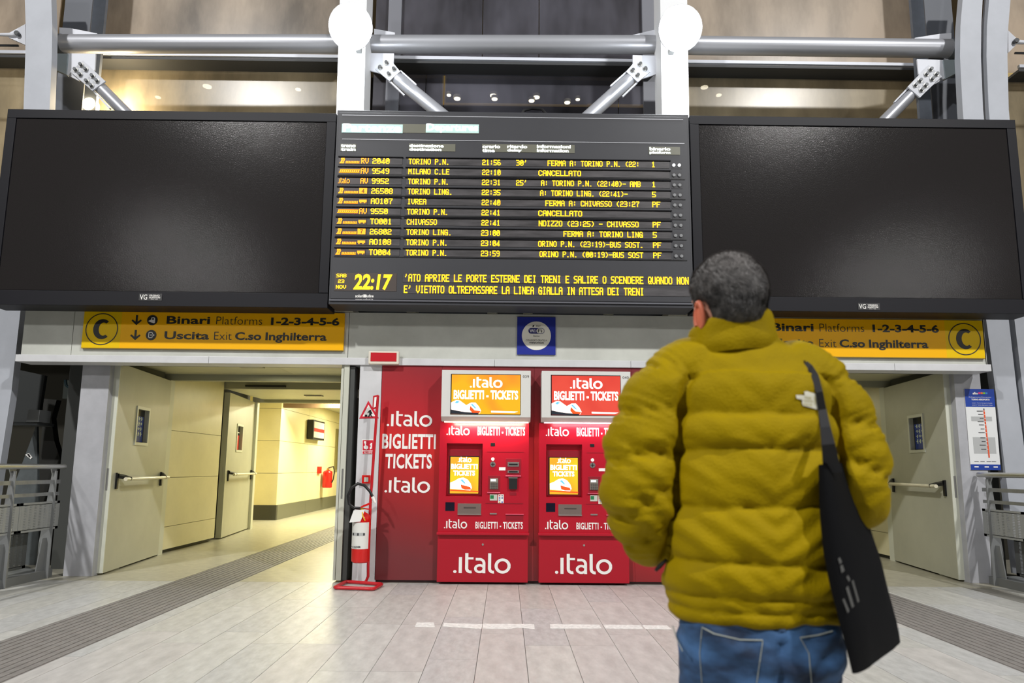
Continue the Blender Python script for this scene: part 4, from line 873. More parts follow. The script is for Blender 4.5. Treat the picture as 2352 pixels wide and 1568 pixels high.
def node(conv, lab, upper, gus, flange, splice, bolts, tub, strips, tr=0.075):
    c = conv([gus[0]])[0]; t = thing('brace_node', tuple(at(c[0], c[1], 7.9)), lab, 'steel joint')
    if upper: plate(conv(upper), 7.93, 0.02, 'upper_plate', gusset_m, t)
    plate(conv(gus), 7.90, 0.02, 'gusset_plate', gusset_m, t)
    if flange: plate(conv(flange), 7.88, 0.06, 'flange_plate', mat('flange_grey', (128, 138, 142), 0.5), t)
    plate(conv(splice), 7.865, 0.02, 'splice_plate', mat('splice_paint', (190, 193, 200), 0.45), t)
    for b in conv(bolts):
        p = at(b[0], b[1], 7.862); MB().disc(p, (0, -1, 0), 0.030, 0.010, 14).build('washer', chrome, t)
        bt = MB().disc(p+Vector((0, -.01, 0)), (0, -1, 0), 0.021, 0.028, 6).build('bolt', mat('bolt_steel', (90, 92, 94), 0.35, 0.7), t)
    a, b = conv(tub); A, B = at(a[0], a[1], 7.95), at(b[0], b[1], 7.95)
    dd = (B-A).normalized(); B2 = B+dd*0.55
    d = MB().tube([A, B2], tr, 24).build('diagonal_tube', pipe_m, t, smooth=True)
    for st in strips: plate(conv(st), 7.90, 0.03, 'edge_plate', gusset_m, t)
node(Z1f, 'bolted joint with eight bolts at the left end of the big pipe', [(400, 185), (475, 190), (655, 225), (655, 240), (400, 240)], [(455, 360), (645, 362), (640, 470), (610, 500), (530, 545), (445, 500)],
     [(380, 360), (458, 362), (446, 502), (373, 470)], [(560, 408), (712, 548), (622, 612), (474, 482)], [(550, 440), (513, 473), (581, 470), (543, 505), (627, 515), (657, 547), (588, 550), (619, 580)],
     [(655, 570), (820, 735)], [[(620, 610), (628, 604), (745, 728), (735, 734)]])
node(Z3f, 'bolted joint with eight bolts at the right end of the big pipe', [(1615, 255), (1785, 228), (1862, 222), (1862, 275), (1615, 268)], [(1630, 398), (1812, 405), (1825, 525), (1740, 572), (1690, 545), (1640, 500)],
     [(1808, 405), (1888, 402), (1892, 495), (1825, 530)], [(1708, 438), (1798, 515), (1650, 658), (1566, 585)], [(1720, 470), (1692, 502), (1759, 503), (1730, 535), (1648, 545), (1618, 575), (1686, 578), (1658, 608)],
     [(1605, 620), (1430, 798)], [[(1475, 685), (1482, 690), (1585, 585), (1575, 580)]])
node(Z2f, 'bolted joint with four bolts beside the left white column', [(285, 172), (410, 195), (410, 210), (285, 210)], [(250, 318), (405, 320), (403, 378), (380, 470), (330, 440), (250, 420)], None,
     [(385, 360), (442, 428), (378, 485), (290, 412)], [(360, 380), (323, 407), (404, 417), (373, 447)], [(405, 455), (650, 655)], [[(440, 425), (446, 420), (541, 504), (535, 510)], [(370, 482), (376, 477), (471, 568), (464, 572)]], 0.082)
node(Z2f, 'bolted joint with four bolts beside the right white column', [(1835, 210), (1960, 180), (1975, 180), (1975, 212)], [(1838, 330), (1990, 335), (1990, 440), (1930, 460), (1860, 480), (1838, 400)], None,
     [(1850, 370), (1945, 428), (1868, 492), (1798, 428)], [(1882, 388), (1838, 425), (1912, 415), (1868, 455)], [(1835, 462), (1610, 665)], [[(1800, 425), (1806, 431), (1708, 518), (1702, 512)], [(1862, 490), (1868, 495), (1780, 580), (1773, 575)]], 0.082)
# tie rods at the outer edges
for s, c_, lab in ((-1, [(58, 55), (20, 76), (20, 86), (58, 103)], 'clevis plate with a tie rod left of the left curved column'), (1, [(2316, 70), (2333, 86), (2333, 104), (2316, 121)], 'clevis plate with a tie rod right of the double columns')):
    t = thing('tie_rod', tuple(at(c_[0][0], c_[0][1], 7.8)), lab, 'tie rod')
    plate(c_, 7.8, 0.03, 'clevis_plate', gusset_m, t)
    bx = (42, 79) if s < 0 else (2331, 96); p = at(bx[0], bx[1], 7.79); MB().disc(p, (0, -1, 0), 0.03, 0.04, 6).build('bolt', mat('bolt_steel', (90, 92, 94), 0.35, 0.7), t)
    q = at(bx[0]+s*14, bx[1]+1, 7.79); MB().tube([p, q, q+Vector((s*0.25, 0, 0))], [0.028, 0.026, 0.012], 10).build('fork_end', gusset_m, t)
    MB().tube([q, q+Vector((s*1.6, 0, 0))], 0.012, 8).build('rod', galv, t)
    a = at(bx[0], bx[1]+26, 7.9); MB().tube([a, a+Vector((s*2, 0, 0))], 0.014, 8).build('lower_rod', mat('rod_dark', (60, 62, 66), 0.4, 0.5), t)
# ---- glazed upper wall
def glass(name, rgb, dirt, scale, rgh=0.25, trans=0.5):
    m = bpy.data.materials.new(name); m.use_nodes = True; nt = m.node_tree; b = nt.nodes['Principled BSDF']; out = nt.nodes['Material Output']
    tc = nt.nodes.new('ShaderNodeTexCoord'); mp = nt.nodes.new('ShaderNodeMapping'); mp.inputs['Scale'].default_value = (1, 1, 0.35)
    n = nt.nodes.new('ShaderNodeTexNoise'); n.inputs['Scale'].default_value = scale; n.inputs['Detail'].default_value = 7; n.inputs['Roughness'].default_value = 0.6
    nt.links.new(tc.outputs['Object'], mp.inputs['Vector']); nt.links.new(mp.outputs['Vector'], n.inputs['Vector'])
    r = nt.nodes.new('ShaderNodeValToRGB'); r.color_ramp.elements[0].position = .3; r.color_ramp.elements[0].color = C(*[v*dirt for v in rgb]); r.color_ramp.elements[1].position = .62; r.color_ramp.elements[1].color = C(*rgb)
    nt.links.new(n.outputs['Fac'], r.inputs['Fac']); nt.links.new(r.outputs['Color'], b.inputs['Base Color']); b.inputs['Roughness'].default_value = rgh
    tl = nt.nodes.new('ShaderNodeBsdfTranslucent'); nt.links.new(r.outputs['Color'], tl.inputs['Color'])
    m1 = nt.nodes.new('ShaderNodeMixShader'); m1.inputs[0].default_value = 0.35; nt.links.new(b.outputs[0], m1.inputs[1]); nt.links.new(tl.outputs[0], m1.inputs[2])
    tr = nt.nodes.new('ShaderNodeBsdfTransparent'); m2 = nt.nodes.new('ShaderNodeMixShader'); m2.inputs[0].default_value = trans
    nt.links.new(m1.outputs[0], m2.inputs[1]); nt.links.new(tr.outputs[0], m2.inputs[2]); nt.links.new(m2.outputs[0], out.inputs['Surface']); return m
g_side = glass('dusty_glass_warm', (205, 190, 172), 0.60, 1.1, trans=0.22)
g_low = glass('dusty_glass_low', (200, 186, 156), 0.62, 1.2, trans=0.30)
g_mid = glass('dusty_glass_grey', (122, 122, 134), 0.6, 1.6, trans=0.50)
YW2 = 8.8
zr = at(500, 128, YW2-0.25).z; zg = at(500, 156, YW2).z; zb1 = at(500, 145, YW2).z
bays = [(-420, 130, 'left outer'), (186, 800, 'left'), (860, 1500, 'middle'), (1560, 2150, 'right'), (2300, 2800, 'right outer')]
for k, (a, b, nm) in enumerate(bays):
    A, B = at(a, 100, YW2).x, at(b, 100, YW2).x
    w_ = struct('window_%d' % (k+1)); g1 = g_mid if k == 2 else g_side; g2 = g_mid if k == 2 else g_low
    zt = 9.3
    if k == 2:
        cuts = [A, at(1108, 100, YW2).x, at(1238, 100, YW2).x, B]
        for p, q in zip(cuts[:-1], cuts[1:]): MB().box(p+.006, q-.006, YW2, YW2+.02, zr, zt).build('glass_pane', g1, w_)
        cuts = [A, at(978, 200, YW2).x, at(1020, 200, YW2).x, at(1420, 200, YW2).x, B]
        for p, q in zip(cuts[:-1], cuts[1:]): MB().box(p+.006, q-.006, YW2, YW2+.02, 3.0, zg).build('glass_pane', g2, w_)
        for px in (908, 1488): X_ = at(px, 60, YW2).x; MB().box(X_-.09, X_+.09, YW2-.06, YW2-.01, 3.0, zt).build('mullion', mat('mullion_grey', (112, 114, 122), 0.5), w_)
    else:
        MB().box(A, B, YW2, YW2+.02, zr, zt).build('glass_pane', g1, w_); MB().box(A, B, YW2, YW2+.02, 3.0, zg).build('glass_pane', g2, w_)
        e = B if k in (0, 3) else A; sg = -1 if k in (0, 3) else 1
        if k in (1, 3): MB().box(e, e+sg*0.17, YW2-.05, YW2-.01, 3.0, zt).build('mullion', mat('mullion_tan', (172, 140, 104), 0.5), w_)  # tan tone paints the light along the edge of the bay
    # ledge beam with its white lip, dark underside and brackets
    lip = mat('lip_white', (206, 210, 220), 0.45)
    MB().box(A, B, YW2-0.28, YW2-0.24, zr-0.022, zr+0.02).build('beam_lip', lip, w_)
    MB().box(A, B, YW2-0.26, YW2+0.03, zr-0.07, zr-0.036).build('beam_soffit', mat('beam_dark', (54, 56, 58), 0.6), w_)
    MB().box(A, B, YW2-0.03, YW2+0.03, zg-0.01, zb1).build('sill_bar', mat('sill_gold', (200, 172, 104), 0.45) if k != 2 else mat('sill_dark', (60, 60, 66), 0.5), w_)  # gold band paints the lit interior seen through the gap above the lower glass
    for px in {1: (283, 443, 603, 763), 3: (1590, 1742, 1900, 2055), 2: (1090, 1260), 0: (), 4: ()}[k]:
        X_ = at(px, 150, YW2-.05).x; MB().pxz([(X_-.05, zr-.06), (X_+.03, zr-.06), (X_+.07, zg-.01), (X_+.0, zg+.01)], YW2-.10, YW2-.04).build('bracket', blackm, w_)
# steel cable loop on top of the departures board
p = at(1215, 262, 7.2); t = thing('cable_loop', tuple(p), 'black cable loop lying on top of the departures board', 'cable')
MB().tube([at(1193, 274, 7.1), at(1203, 254, 7.1), at(1222, 249, 7.1), at(1245, 251, 7.1), at(1266, 275, 7.1)], 0.017, 8).build('cable', blackm, t, smooth=True)
# rooms behind the glass
mez = struct('wall_mezzanine')
MB().box(-14, 14, 15.5, 15.6, 2.5, 11).build('back_wall', mat('mezzanine_tan', (126, 100, 72), 0.8, var=0.15, vscale=0.6), mez)
MB().box(-2.6, 2.6, 12.0, 12.1, 2.5, 9).build('dark_wall', mat('mezzanine_dark', (30, 30, 38), 0.7), mez)
for a, b, c_ in ((-1.95, -1.5, (70, 22, 30)), (-0.65, 0.6, (110, 84, 62)), (-1.2, -0.7, (66, 22, 30)), (0.65, 2.4, (74, 24, 32))): MB().box(a, b, 11.96, 12, 2.6, 6.85).build('wall_panel', mat('mezz_panel_%d' % c_[0], c_, 0.7), mez)
for k_, (x0, y0, x1, y1) in enumerate(((1019, 240, 1350, 244), (1019, 155, 1022, 240), (1350, 242, 1480, 246))):
    a, b = at(x0, y0, 11.9), at(x1, y1, 11.9); MB().box(min(a.x, b.x)-.01, max(a.x, b.x)+.01, 11.86, 11.9, min(a.z, b.z)-.012, max(a.z, b.z)+.012).build('gold_rail', mat('gold_rail', (190, 160, 90), 0.4, emit=0.25), mez)  # rails are no lamps; a faint glow is put into their colour
cm = struct('ceiling_mezzanine'); MB().box(-14, 14, 9.2, 15.6, 8.45, 8.5).build('soffit_panel', mat('mezz_ceiling', (120, 112, 96), 0.7), cm)
for px, py, r_, lab in ((476, 198, .13, 'brightest square-looking ceiling spot seen through the left upper glass'), (363, 223, .085, 'ceiling spot nearest the left bolted joint, seen through the glass'), (576, 210, .085, 'second ceiling spot from the left white column, seen through the glass'), (685, 205, .085, 'ceiling spot nearest the left white column, seen through the glass'),
                        (1618, 200, .11, 'bright ceiling spot right beside the right white column'), (1651, 218, .085, 'ceiling spot second from the right white column'), (1760, 219, .085, 'ceiling spot furthest from the right white column, in the right bay'),
                        (1050, 226, .09, 'ceiling spot in the middle bay left of the cable loop, larger one'), (1031, 218, .06, 'faint leftmost ceiling spot in the middle bay'), (1133, 219, .09, 'upper ceiling spot of the pair left of centre in the middle bay'), (1136, 227, .08, 'lower ceiling spot of the pair left of centre in the middle bay'),
                        (1232, 223, .09, 'upper ceiling spot of the pair above the cable loop'), (1221, 231, .08, 'lower ceiling spot of the pair above the cable loop'), (1303, 235, .08, 'ceiling spot right of the cable loop in the middle bay'), (1327, 228, .06, 'faint rightmost ceiling spot in the middle bay')):
    p = atZ(px, py, 8.44) if abs(px-1176) > 360 else at(px, py, 11.2)
    t = thing('ceiling_spot', tuple(p), lab, 'ceiling lamp')
    MB().tube([p, p+Vector((0, 0, .05))], r_*0.75, 20).build('lamp_ring', mat('spot_ring', (150, 146, 130), 0.5), t)
    MB().tube([p-Vector((0, 0, .012)), p], r_*0.62, 20).build('lamp_glass', mat('spot_glass', (255, 244, 214), 0.4, emit=7), t)
for x_, y_, e_ in ((-5.5, 12.2, 170), (6.0, 12.2, 90), (-10, 11, 200), (10, 11, 200)):
    lamp('mezzanine_lamp', (x_, y_, 8.3), 2.0, e_, (1, .90, .74), 2.0)
# warm lamp showing above the edge of the left board
p = at(209, 243, 8.5); t = thing('warm_lamp', tuple(p), 'glowing warm lamp just above the top edge of the left board', 'lamp')
MB().ball(p, 0.10, 18, 12).build('lamp_bulb', mat('warm_bulb', (255, 226, 170), 0.4, emit=24), t, smooth=True); MB().tube([p+Vector((0, .05, .05)), (p.x, p.y+.05, 8.46)], .02, 8).build('lamp_stem', galv, t)
l = bpy.data.lights.new('warm', 'POINT'); l.energy = 60; l.color = (1, .80, .50); l.shadow_soft_size = .1; o = bpy.data.objects.new('warm_light', l); COL.objects.link(o); o.location = p+Vector((0.25, 0.1, 0.1))
# ================================================================== RAILINGS
def railing(X, s, yend, ystart, label):
    t = thing('railing', (X, yend, 0), label, 'railing'); n = 0
    def BX(y0, y1, z0, z1, w0=0.0, w1=0.012): return MB().box(X+s*w0, X+s*w1, y0, y1, z0, z1)
    MB().tube([(X-s*.02, ystart, 1.165), (X-s*.02, yend-.02, 1.165)], 0.027, 16).build('top_rail', chrome, t, smooth=True)
    BX(ystart, yend-.03, 0.985, 1.025).build('flat_bar', galv, t); BX(ystart, yend-.03, 0.86, 0.895).build('flat_bar', galv, t)
    sheet_m = mat('rail_sheet', (150, 152, 150), 0.5, 0.1)
    def perf(y0, y1, z0, z1, nrows, ncols, off=0.0, m_=sheet_m, nm='perforated_panel'):
        mb = MB(); fw = 0.045
        for a, b, c_, d_ in ((y0, y1, z0, z0+fw*.6), (y0, y1, z1-fw*.6, z1), (y0, y0+fw, z0, z1), (y1-fw, y1, z0, z1)): q = BX(a, b, c_, d_, off, off+.004); mb.add(q.v, q.f)
        a0, a1, c0, c1 = y0+fw, y1-fw, z0+fw*.6, z1-fw*.6
        for k in range(nrows+1):
            zc = c0+(c1-c0)*k/nrows; q = BX(a0, a1, zc-(c1-c0)/nrows*.38, zc+(c1-c0)/nrows*.38, off, off+.004); mb.add(q.v, q.f)
        for k in range(ncols+1):
            yc = a0+(a1-a0)*k/ncols; q = BX(yc-(a1-a0)/ncols*.24, yc+(a1-a0)/ncols*.24, c0, c1, off-.0015, off+.0055); mb.add(q.v, q.f)
        o = mb.build(nm, m_, t); o['kind'] = 'stuff'; return o
    y = yend; k = 0
    while y > ystart+0.2:
        y0 = max(y-0.62, ystart)
        perf(y0+.004, y-.004, 0.505, 0.80, 15, 7)
        y = y0
        # tapered post made of two flat plates, with its saddle
        if k < 3:
            yp = yend-0.13-k*0.62
            MB().prism([(X-s*.03, yp-.006, z) for z in (0.0,)]+[(X+s*.10, yp-.006, 0.0), (X+s*.10, yp-.006, .35), (X+s*.03, yp-.006, 1.12), (X-s*.02, yp-.006, 1.12), (X-s*.03, yp-.006, .4)], (0, .012, 0)).build('post_plate', mat('rail_post', (132, 134, 134), 0.45, 0.3), t)
            MB().prism([(X+s*.02, yp-.07, .42), (X+s*.02, yp+.07, .42), (X+s*.03, yp+.11, .08), (X+s*.03, yp-.11, .08)], (s*.012, 0, 0)).build('post_foot', mat('rail_post', (132, 134, 134), 0.45, 0.3), t)
            MB().prism([(X+s*.013, yp-.05, 1.14), (X+s*.013, yp+.05, 1.14), (X+s*.013, yp, 1.04)], (s*.01, 0, 0)).build('saddle', galv, t)
        k += 1
    yy = yend-0.2
    for _ in range(3):
        perf(yy-.50, yy-.02, 0.12, 0.50, 26, 5, 0.16, mat('lower_screen', (104, 106, 104), 0.5, 0.4), 'lower_screen'); yy -= 0.62
    MB().box(X, X+s*0.30, ystart, yend-.02, 0.0, 0.085).build('kerb', mat('kerb_steel', (112, 114, 114), 0.5, 0.2), t)
    return t
railing(-4.83, -1, 7.58, 4.6, 'steel railing with slotted panels at the left edge')
railing(5.24, 1, 7.58, 4.6, 'steel railing with slotted panels at the right edge')
mslit = mat('slit_light', (255, 252, 240), 0.5, emit=1.5)
o = MB().box(-5.42, -5.30, 7.05, 7.55, 0.0, 0.5).build('light_box', mat('slit_glow', (232, 232, 210), 0.5, emit=0.9)); tag(o, 'lit panel glowing through the slots low behind the left railing', 'light panel')
# blue and white line map on the right post
YPM = 7.59; X0, X1 = at(2222, 980, YPM).x, at(2290, 980, YPM).x; Z1 = at(2255, 893, YPM).z; Z0 = at(2265, 1079, YPM).z
t = thing('line_map', (X0, YPM, Z0), 'tall blue and white rail line map on the right post', 'poster')
W = X1-X0; H = Z1-Z0
pl_ = MB().box(X0, X1, YPM, YPM+.008, Z0, Z1).build('map_sheet', mat('map_white', (222, 224, 224), 0.45), t)
blue = mat('map_blue', (22, 60, 152), 0.45)
def mb_(u0, u1, v0, v1, m_, nm, k=1): return MB().box(X0+W*u0, X0+W*u1, YPM-.0015*k, YPM, Z0+H*v0, Z0+H*v1).build(nm, m_, t)
mb_(0, 1, .775, 1, blue, 'blue_header'); mb_(0, 1, 0, .068, blue, 'blue_footer')
def mt(s_, u0, u1, v0, v1, m_=white_l, **k_): return text_part(s_, (X0+W*u0, YPM-.004, Z0+H*v0), (1, 0, 0), (0, 0, 1), W*(u1-u0), H*(v1-v0), m_, t, **k_)
mt('sfm', .26, .44, .93, .96, bold=.04)
for k, c_ in enumerate(((220, 60, 130), (230, 120, 40), (120, 190, 60), (60, 130, 200))): mb_(.46+k*.08, .53+k*.08, .935, .958, mat('sfm_%d' % k, c_, 0.5), 'colour_square', 2)
mt('Collegamento/Connection', .12, .88, .887, .903); mt('TORINO-AEROPORTO', .20, .82, .857, .877, bold=.03)
mt('Linea A  Torino Aeroporto Caselle', .22, .9, .815, .828); mt('Linea B  Torino Aeroporto Ceres', .22, .9, .79, .803)
mb_(.15, .85, .60, .655, mat('map_grey', (176, 178, 178), 0.5), 'grey_field', 1); mb_(.15, .90, .20, .40, mat('map_grey', (176, 178, 178), 0.5), 'grey_field', 1)
a = (X0+W*.60, Z0+H*.735); b = (X0+W*.64, Z0+H*.15)
MB().pxz([(a[0]-.006, a[1]), (a[0]+.008, a[1]), (b[0]+.008, b[1]), (b[0]-.006, b[1])], YPM-.004, YPM-.002).build('route_line', mat('route_orange', (226, 84, 40), 0.5), t)
MB().pxz([(a[0]-.002, a[1]+.02), (a[0]+.004, a[1]+.02), (a[0]+.006, a[1]), (a[0]-.004, a[1])], YPM-.004, YPM-.002).build('route_end', blackm, t)
for k, v_ in enumerate((.72, .68, .63, .59, .55, .50, .455, .39, .345, .30, .25)):
    mb_(.36+(k % 3)*.04, .56, v_, v_+.007, mat('map_print', (70, 70, 74), 0.5), 'station_name', 3); mb_(.585, .625, v_, v_+.006, white_l, 'station_tick', 4)
for u in (.14, .34, .55, .72): mb_(u, u+.14, .10, .106, mat('map_print', (70, 70, 74), 0.5), 'legend_line', 2)
for u in (.12, .46, .76): mb_(u, u+.14, .03, .045, white_l, 'footer_mark', 3)
# small door holders on the posts
for px, py, Y_, lab in ((239, 895, 7.75, 'small white door magnet on the left post beside the first door'), (2206, 917, 7.75, 'small white door magnet beside the line map'), (822, 905, 7.6, 'small white door magnet at the edge of the grey extinguisher post')):
    p = at(px, py, Y_); t = thing('door_magnet', tuple(p), lab, 'door magnet')
    MB().box(p.x-.045, p.x+.045, Y_-.05, Y_+.02, p.z-.05, p.z+.05).build('magnet_body', mat('ivory_plastic', (220, 212, 196), 0.4), t, bevel=0.008)
    MB().disc((p.x+(.045 if px < 1000 else -.045), Y_-.015, p.z), (1 if px < 1000 else -1, 0, 0), .03, .03, 16).build('magnet_disc', chrome, t)
    MB().box(p.x-.02, p.x+.005, Y_-.054, Y_-.05, p.z-.012, p.z+.012).build('magnet_mark', blackm, t)
# ---- signs and hardware on the grey post
YQ = YR-.004
def qx(px, Y=YQ): return at(px, 1000, Y).x
v = [at(*a, YQ) for a in ((825, 961), (870, 960), (846, 920))]
t = thing('warning_sign', (v[0].x, YQ, v[0].z), 'red bordered triangular warning sign with a walking figure on the grey post', 'sign')
MB().prism([(p.x, YQ, p.z) for p in v], (0, .004, 0)).build('red_border', mat('sign_red', (204, 24, 50), 0.45), t)
c_ = sum((Vector((p.x, 0, p.z)) for p in v), Vector())/3
MB().prism([(c_.x+(p.x-c_.x)*.66, YQ-.001, c_.z+(p.z-c_.z)*.66) for p in v], (0, .001, 0)).build('white_field', white_l, t)
def pp(pts, nm, m_, par, Y=YQ-.003): 
    q = [at(a, b, Y) for a, b in pts]; return MB().prism([(p.x, Y, p.z) for p in q], (0, .001, 0)).build(nm, m_, par)
pp([(849, 941), (852, 941), (853, 945), (856, 949), (853, 950), (853, 953), (857, 958), (854, 958), (850, 953), (847, 958), (845, 957), (848, 951), (848, 946), (845, 949), (844, 947)], 'walking_figure', blackm, t)
pp([(838, 952), (843, 952), (844, 956), (838, 957)], 'luggage_shape', blackm, t)
t = thing('alarm_sign', (qx(832), YQ, 1.2), 'red and white fire alarm sign with a pointing hand on the grey post', 'sign')
pp([(831, 1009), (858, 1009), (858, 1043), (831, 1043)], 'white_edge', white_l, t, YQ)
pp([(833, 1010.5), (857, 1010.5), (857, 1034), (833, 1034)], 'red_field', mat('sign_red', (204, 24, 50), 0.45), t, YQ-.002); pp([(833, 1036), (857, 1036), (857, 1042), (833, 1042)], 'red_caption', mat('sign_red', (204, 24, 50), 0.45), t, YQ-.002)
tfit('ALLARME', 836, 855, 1037, 1041, YQ-.004, white_l, t)
pp([(836, 1013), (841, 1013), (841, 1018), (840, 1022), (845, 1024), (846, 1029), (842, 1032), (836, 1030), (835, 1025), (838, 1023), (838, 1018), (836, 1018)], 'hand_shape', white_l, t, YQ-.004)
pp([(849, 1021), (852, 1017), (855, 1017), (854, 1030), (850, 1032), (849, 1028), (852, 1024)], 'flame_shape', white_l, t, YQ-.004)
X0, X1, Z0, Z1 = rect(831, 850, 1091, 1110, YR-.05); t = thing('alarm_button', (X0, YR-.05, Z0), 'red break glass alarm button low on the grey post', 'alarm')
MB().box(X0, X1, YR-.05, YR+.004, Z0, Z1).build('button_box', ext_red, t, bevel=.004); MB().box(X0+.025, X1-.018, YR-.053, YR-.05, Z0+.018, Z1-.022).build('glass_square', mat('label_pale', (190, 196, 184), 0.5), t)
# fire extinguisher on its red stand
ex = at(832, 1200, 7.12); fb = atZ(822, 1344)
t = extinguisher((ex.x, 7.10, at(832, 1291, 7.10).z), 0.092, 0.52, 'red fire extinguisher hanging on the red stand before the grey post')
zc = at(832, 1291, 7.10).z; b = Vector((ex.x, 7.10, zc))
def wrap(z0, z1, a0, a1, r, nm, m_):
    n = 12; r_ = [[b+Vector((r*math.sin(math.radians(a0+(a1-a0)*k/n)), -r*math.cos(math.radians(a0+(a1-a0)*k/n)), z)) for k in range(n+1)] for z in (z0, z1)]
    return MB().add(r_[0]+r_[1], [(k, k+1, n+2+k, n+1+k) for k in range(n)]).build(nm, m_, t, smooth=True)
wrap(.14, .40, -78, 62, .0935, 'label_sheet', mat('label_white', (222, 222, 216), 0.5))
wrap(.27, .30, -60, 30, .0945, 'label_pictograms', mat('label_pictogram', (176, 178, 176), 0.5))
for a_ in (-50, -15, 22): wrap(.272, .296, a_, a_+11, .0955, 'pictogram', mat('print_dark', (60, 60, 62), .5))
text_part('FOREVER', (b.x-.078, b.y-.0955, b.z+.152), (1, 0, 0), (0, 0, 1), .095, .018, mat('print_dark', (60, 60, 62), .5), t, bold=.03)
MB().prism([b+Vector((-.105, -.10, .40)), b+Vector((.005, -.10, .41)), b+Vector((.045, -.085, .53)), b+Vector((-.07, -.085, .52))], (0, .002, 0)).build('paper_tag', mat('tag_white', (226, 226, 222), 0.6), t)
MB().tube([b+Vector((.0, -.02, .53)), b+Vector((.02, -.09, .50)), b+Vector((.03, -.10, .46)), b+Vector((.05, -.09, .42))], .006, 6).build('yellow_seal', mat('seal_yellow', (230, 180, 20), .5), t)
hp = [b+Vector(q) for q in ((-.02, 0, .535), (-.08, -.02, .54), (-.13, -.03, .58), (-.145, -.03, .66), (-.115, -.03, .74), (-.05, -.03, .785), (.02, -.03, .765), (.075, -.03, .71), (.105, -.03, .655))]
MB().tube(hp, .015, 10).build('hose', blackm, t, smooth=True); MB().tube([hp[-1], hp[-1]+Vector((.03, 0, -.06))], [.018, .013], 10).build('nozzle', white_l, t, smooth=True)
st_red = mat('stand_red', (190, 24, 36), 0.35)
t = thing('extinguisher_stand', (fb.x, fb.y, 0), 'red tube stand with a tall slanting pole carrying the fire extinguisher', 'stand')
c4 = [atZ(a, b_, .022) for a, b_ in ((768, 1349), (858, 1352), (878, 1341), (795, 1335))]
lp = []
for k in range(4):
    p0, p1, p2 = c4[k-1], c4[k], c4[(k+1) % 4]
    for f_ in (.12, .04): lp.append(p1+(p0-p1).normalized()*f_*.5)
    for f_ in (.04, .12): lp.append(p1+(p2-p1).normalized()*f_*.5)
lp.append(lp[0]); MB().tube(lp, .017, 10, cap=False).build('base_loop', st_red, t, smooth=True)
q0 = atZ(836, 1337, .022)
MB().tube([q0, q0+Vector((.02, 0, .01)), q0+Vector((.04, 0, .06)), Vector((b.x+.06, 7.2, zc-.05)), Vector((b.x+.06, 7.2, zc+.1)), at(851, 1150, 7.2), at(868, 908, 7.2)], .0145, 10).build('pole', st_red, t, smooth=True)
MB().box(b.x+.0, b.x+.07, 7.185, 7.2, zc+.2, zc+.24).build('bracket', st_red, t)
fl = [at(*a, 7.19) for a in ((857, 909), (869, 906), (866, 937), (855, 941))]
MB().prism(fl, (0, .004, 0)).build('flag_sign', st_red, t); fl = [at(*a, 7.184) for a in ((860, 912), (865, 911), (863, 934), (858, 936))]; MB().prism(fl, (0, .003, 0)).build('flag_lettering', white_l, t)
# ================================================================== THE MAN
DM = 1.80
def mp(px, py, Y=DM): return at(px, py, Y)
def nz_(v, sc, seed=0.0): return noise.noise(Vector((v[0]*sc+seed, v[1]*sc, v[2]*sc)))
man = thing('person', (0.64, DM, 0), 'man seen from behind in a puffy mustard jacket and blue jeans', 'person')
def loft_rings(rows, n=36, e=2.3):
    """rows: (centre, half width, half depth) -> superelliptic rings"""
    out = []
    for c, a, b in rows:
        r = []
        for k in range(n):
            t = 2*PI*k/n; cs, sn = math.cos(t), math.sin(t)
            r.append(Vector((c[0]+a*math.copysign(abs(cs)**(2/e), cs), c[1]+b*math.copysign(abs(sn)**(2/e), sn), c[2])))
        out.append(r)
    return out
def remesh(mb, voxel, smooth_it=6, lam=0.5):
    me = bpy.data.meshes.new('tmp'); me.from_pydata(mb.v, [], mb.f); o = bpy.data.objects.new('tmp', me); COL.objects.link(o)
    bm = bmesh.new(); bm.from_mesh(me); bmesh.ops.recalc_face_normals(bm, faces=bm.faces); bm.to_mesh(me); bm.free()
    md = o.modifiers.new('r', 'REMESH'); md.mode = 'VOXEL'; md.voxel_size = voxel
    dg = bpy.context.evaluated_depsgraph_get(); ev = o.evaluated_get(dg); m2 = bpy.data.meshes.new_from_object(ev)
    bpy.data.objects.remove(o); bpy.data.meshes.remove(me)
    n = len(m2.vertices); co = np.empty(n*3); m2.vertices.foreach_get('co', co); co = co.reshape(-1, 3)
    ed = np.empty(len(m2.edges)*2, dtype=np.int64); m2.edges.foreach_get('vertices', ed); ed = ed.reshape(-1, 2)
    deg = np.zeros(n); np.add.at(deg, ed[:, 0], 1); np.add.at(deg, ed[:, 1], 1); deg[deg == 0] = 1
    for _ in range(smooth_it):
        acc = np.zeros_like(co); np.add.at(acc, ed[:, 0], co[ed[:, 1]]); np.add.at(acc, ed[:, 1], co[ed[:, 0]])
        co = co*(1-lam)+acc/deg[:, None]*lam
    m2.vertices.foreach_set('co', co.ravel()); m2.update()
    return m2
def normals(me):
    n = len(me.vertices); no = np.empty(n*3); me.vertex_normals.foreach_get('vector', no); return no.reshape(-1, 3)
def coords(me):
    n = len(me.vertices); co = np.empty(n*3); me.vertices.foreach_get('co', co); return co.reshape(-1, 3)
def setco(me, co): me.vertices.foreach_set('co', co.ravel()); me.update()
def fin(me, name, m, parent, label=None):
    co = coords(me)-np.array(rootloc(parent)); setco(me, co); me.materials.clear(); me.materials.append(m)
    return link(name, me, parent, label, smooth=True)
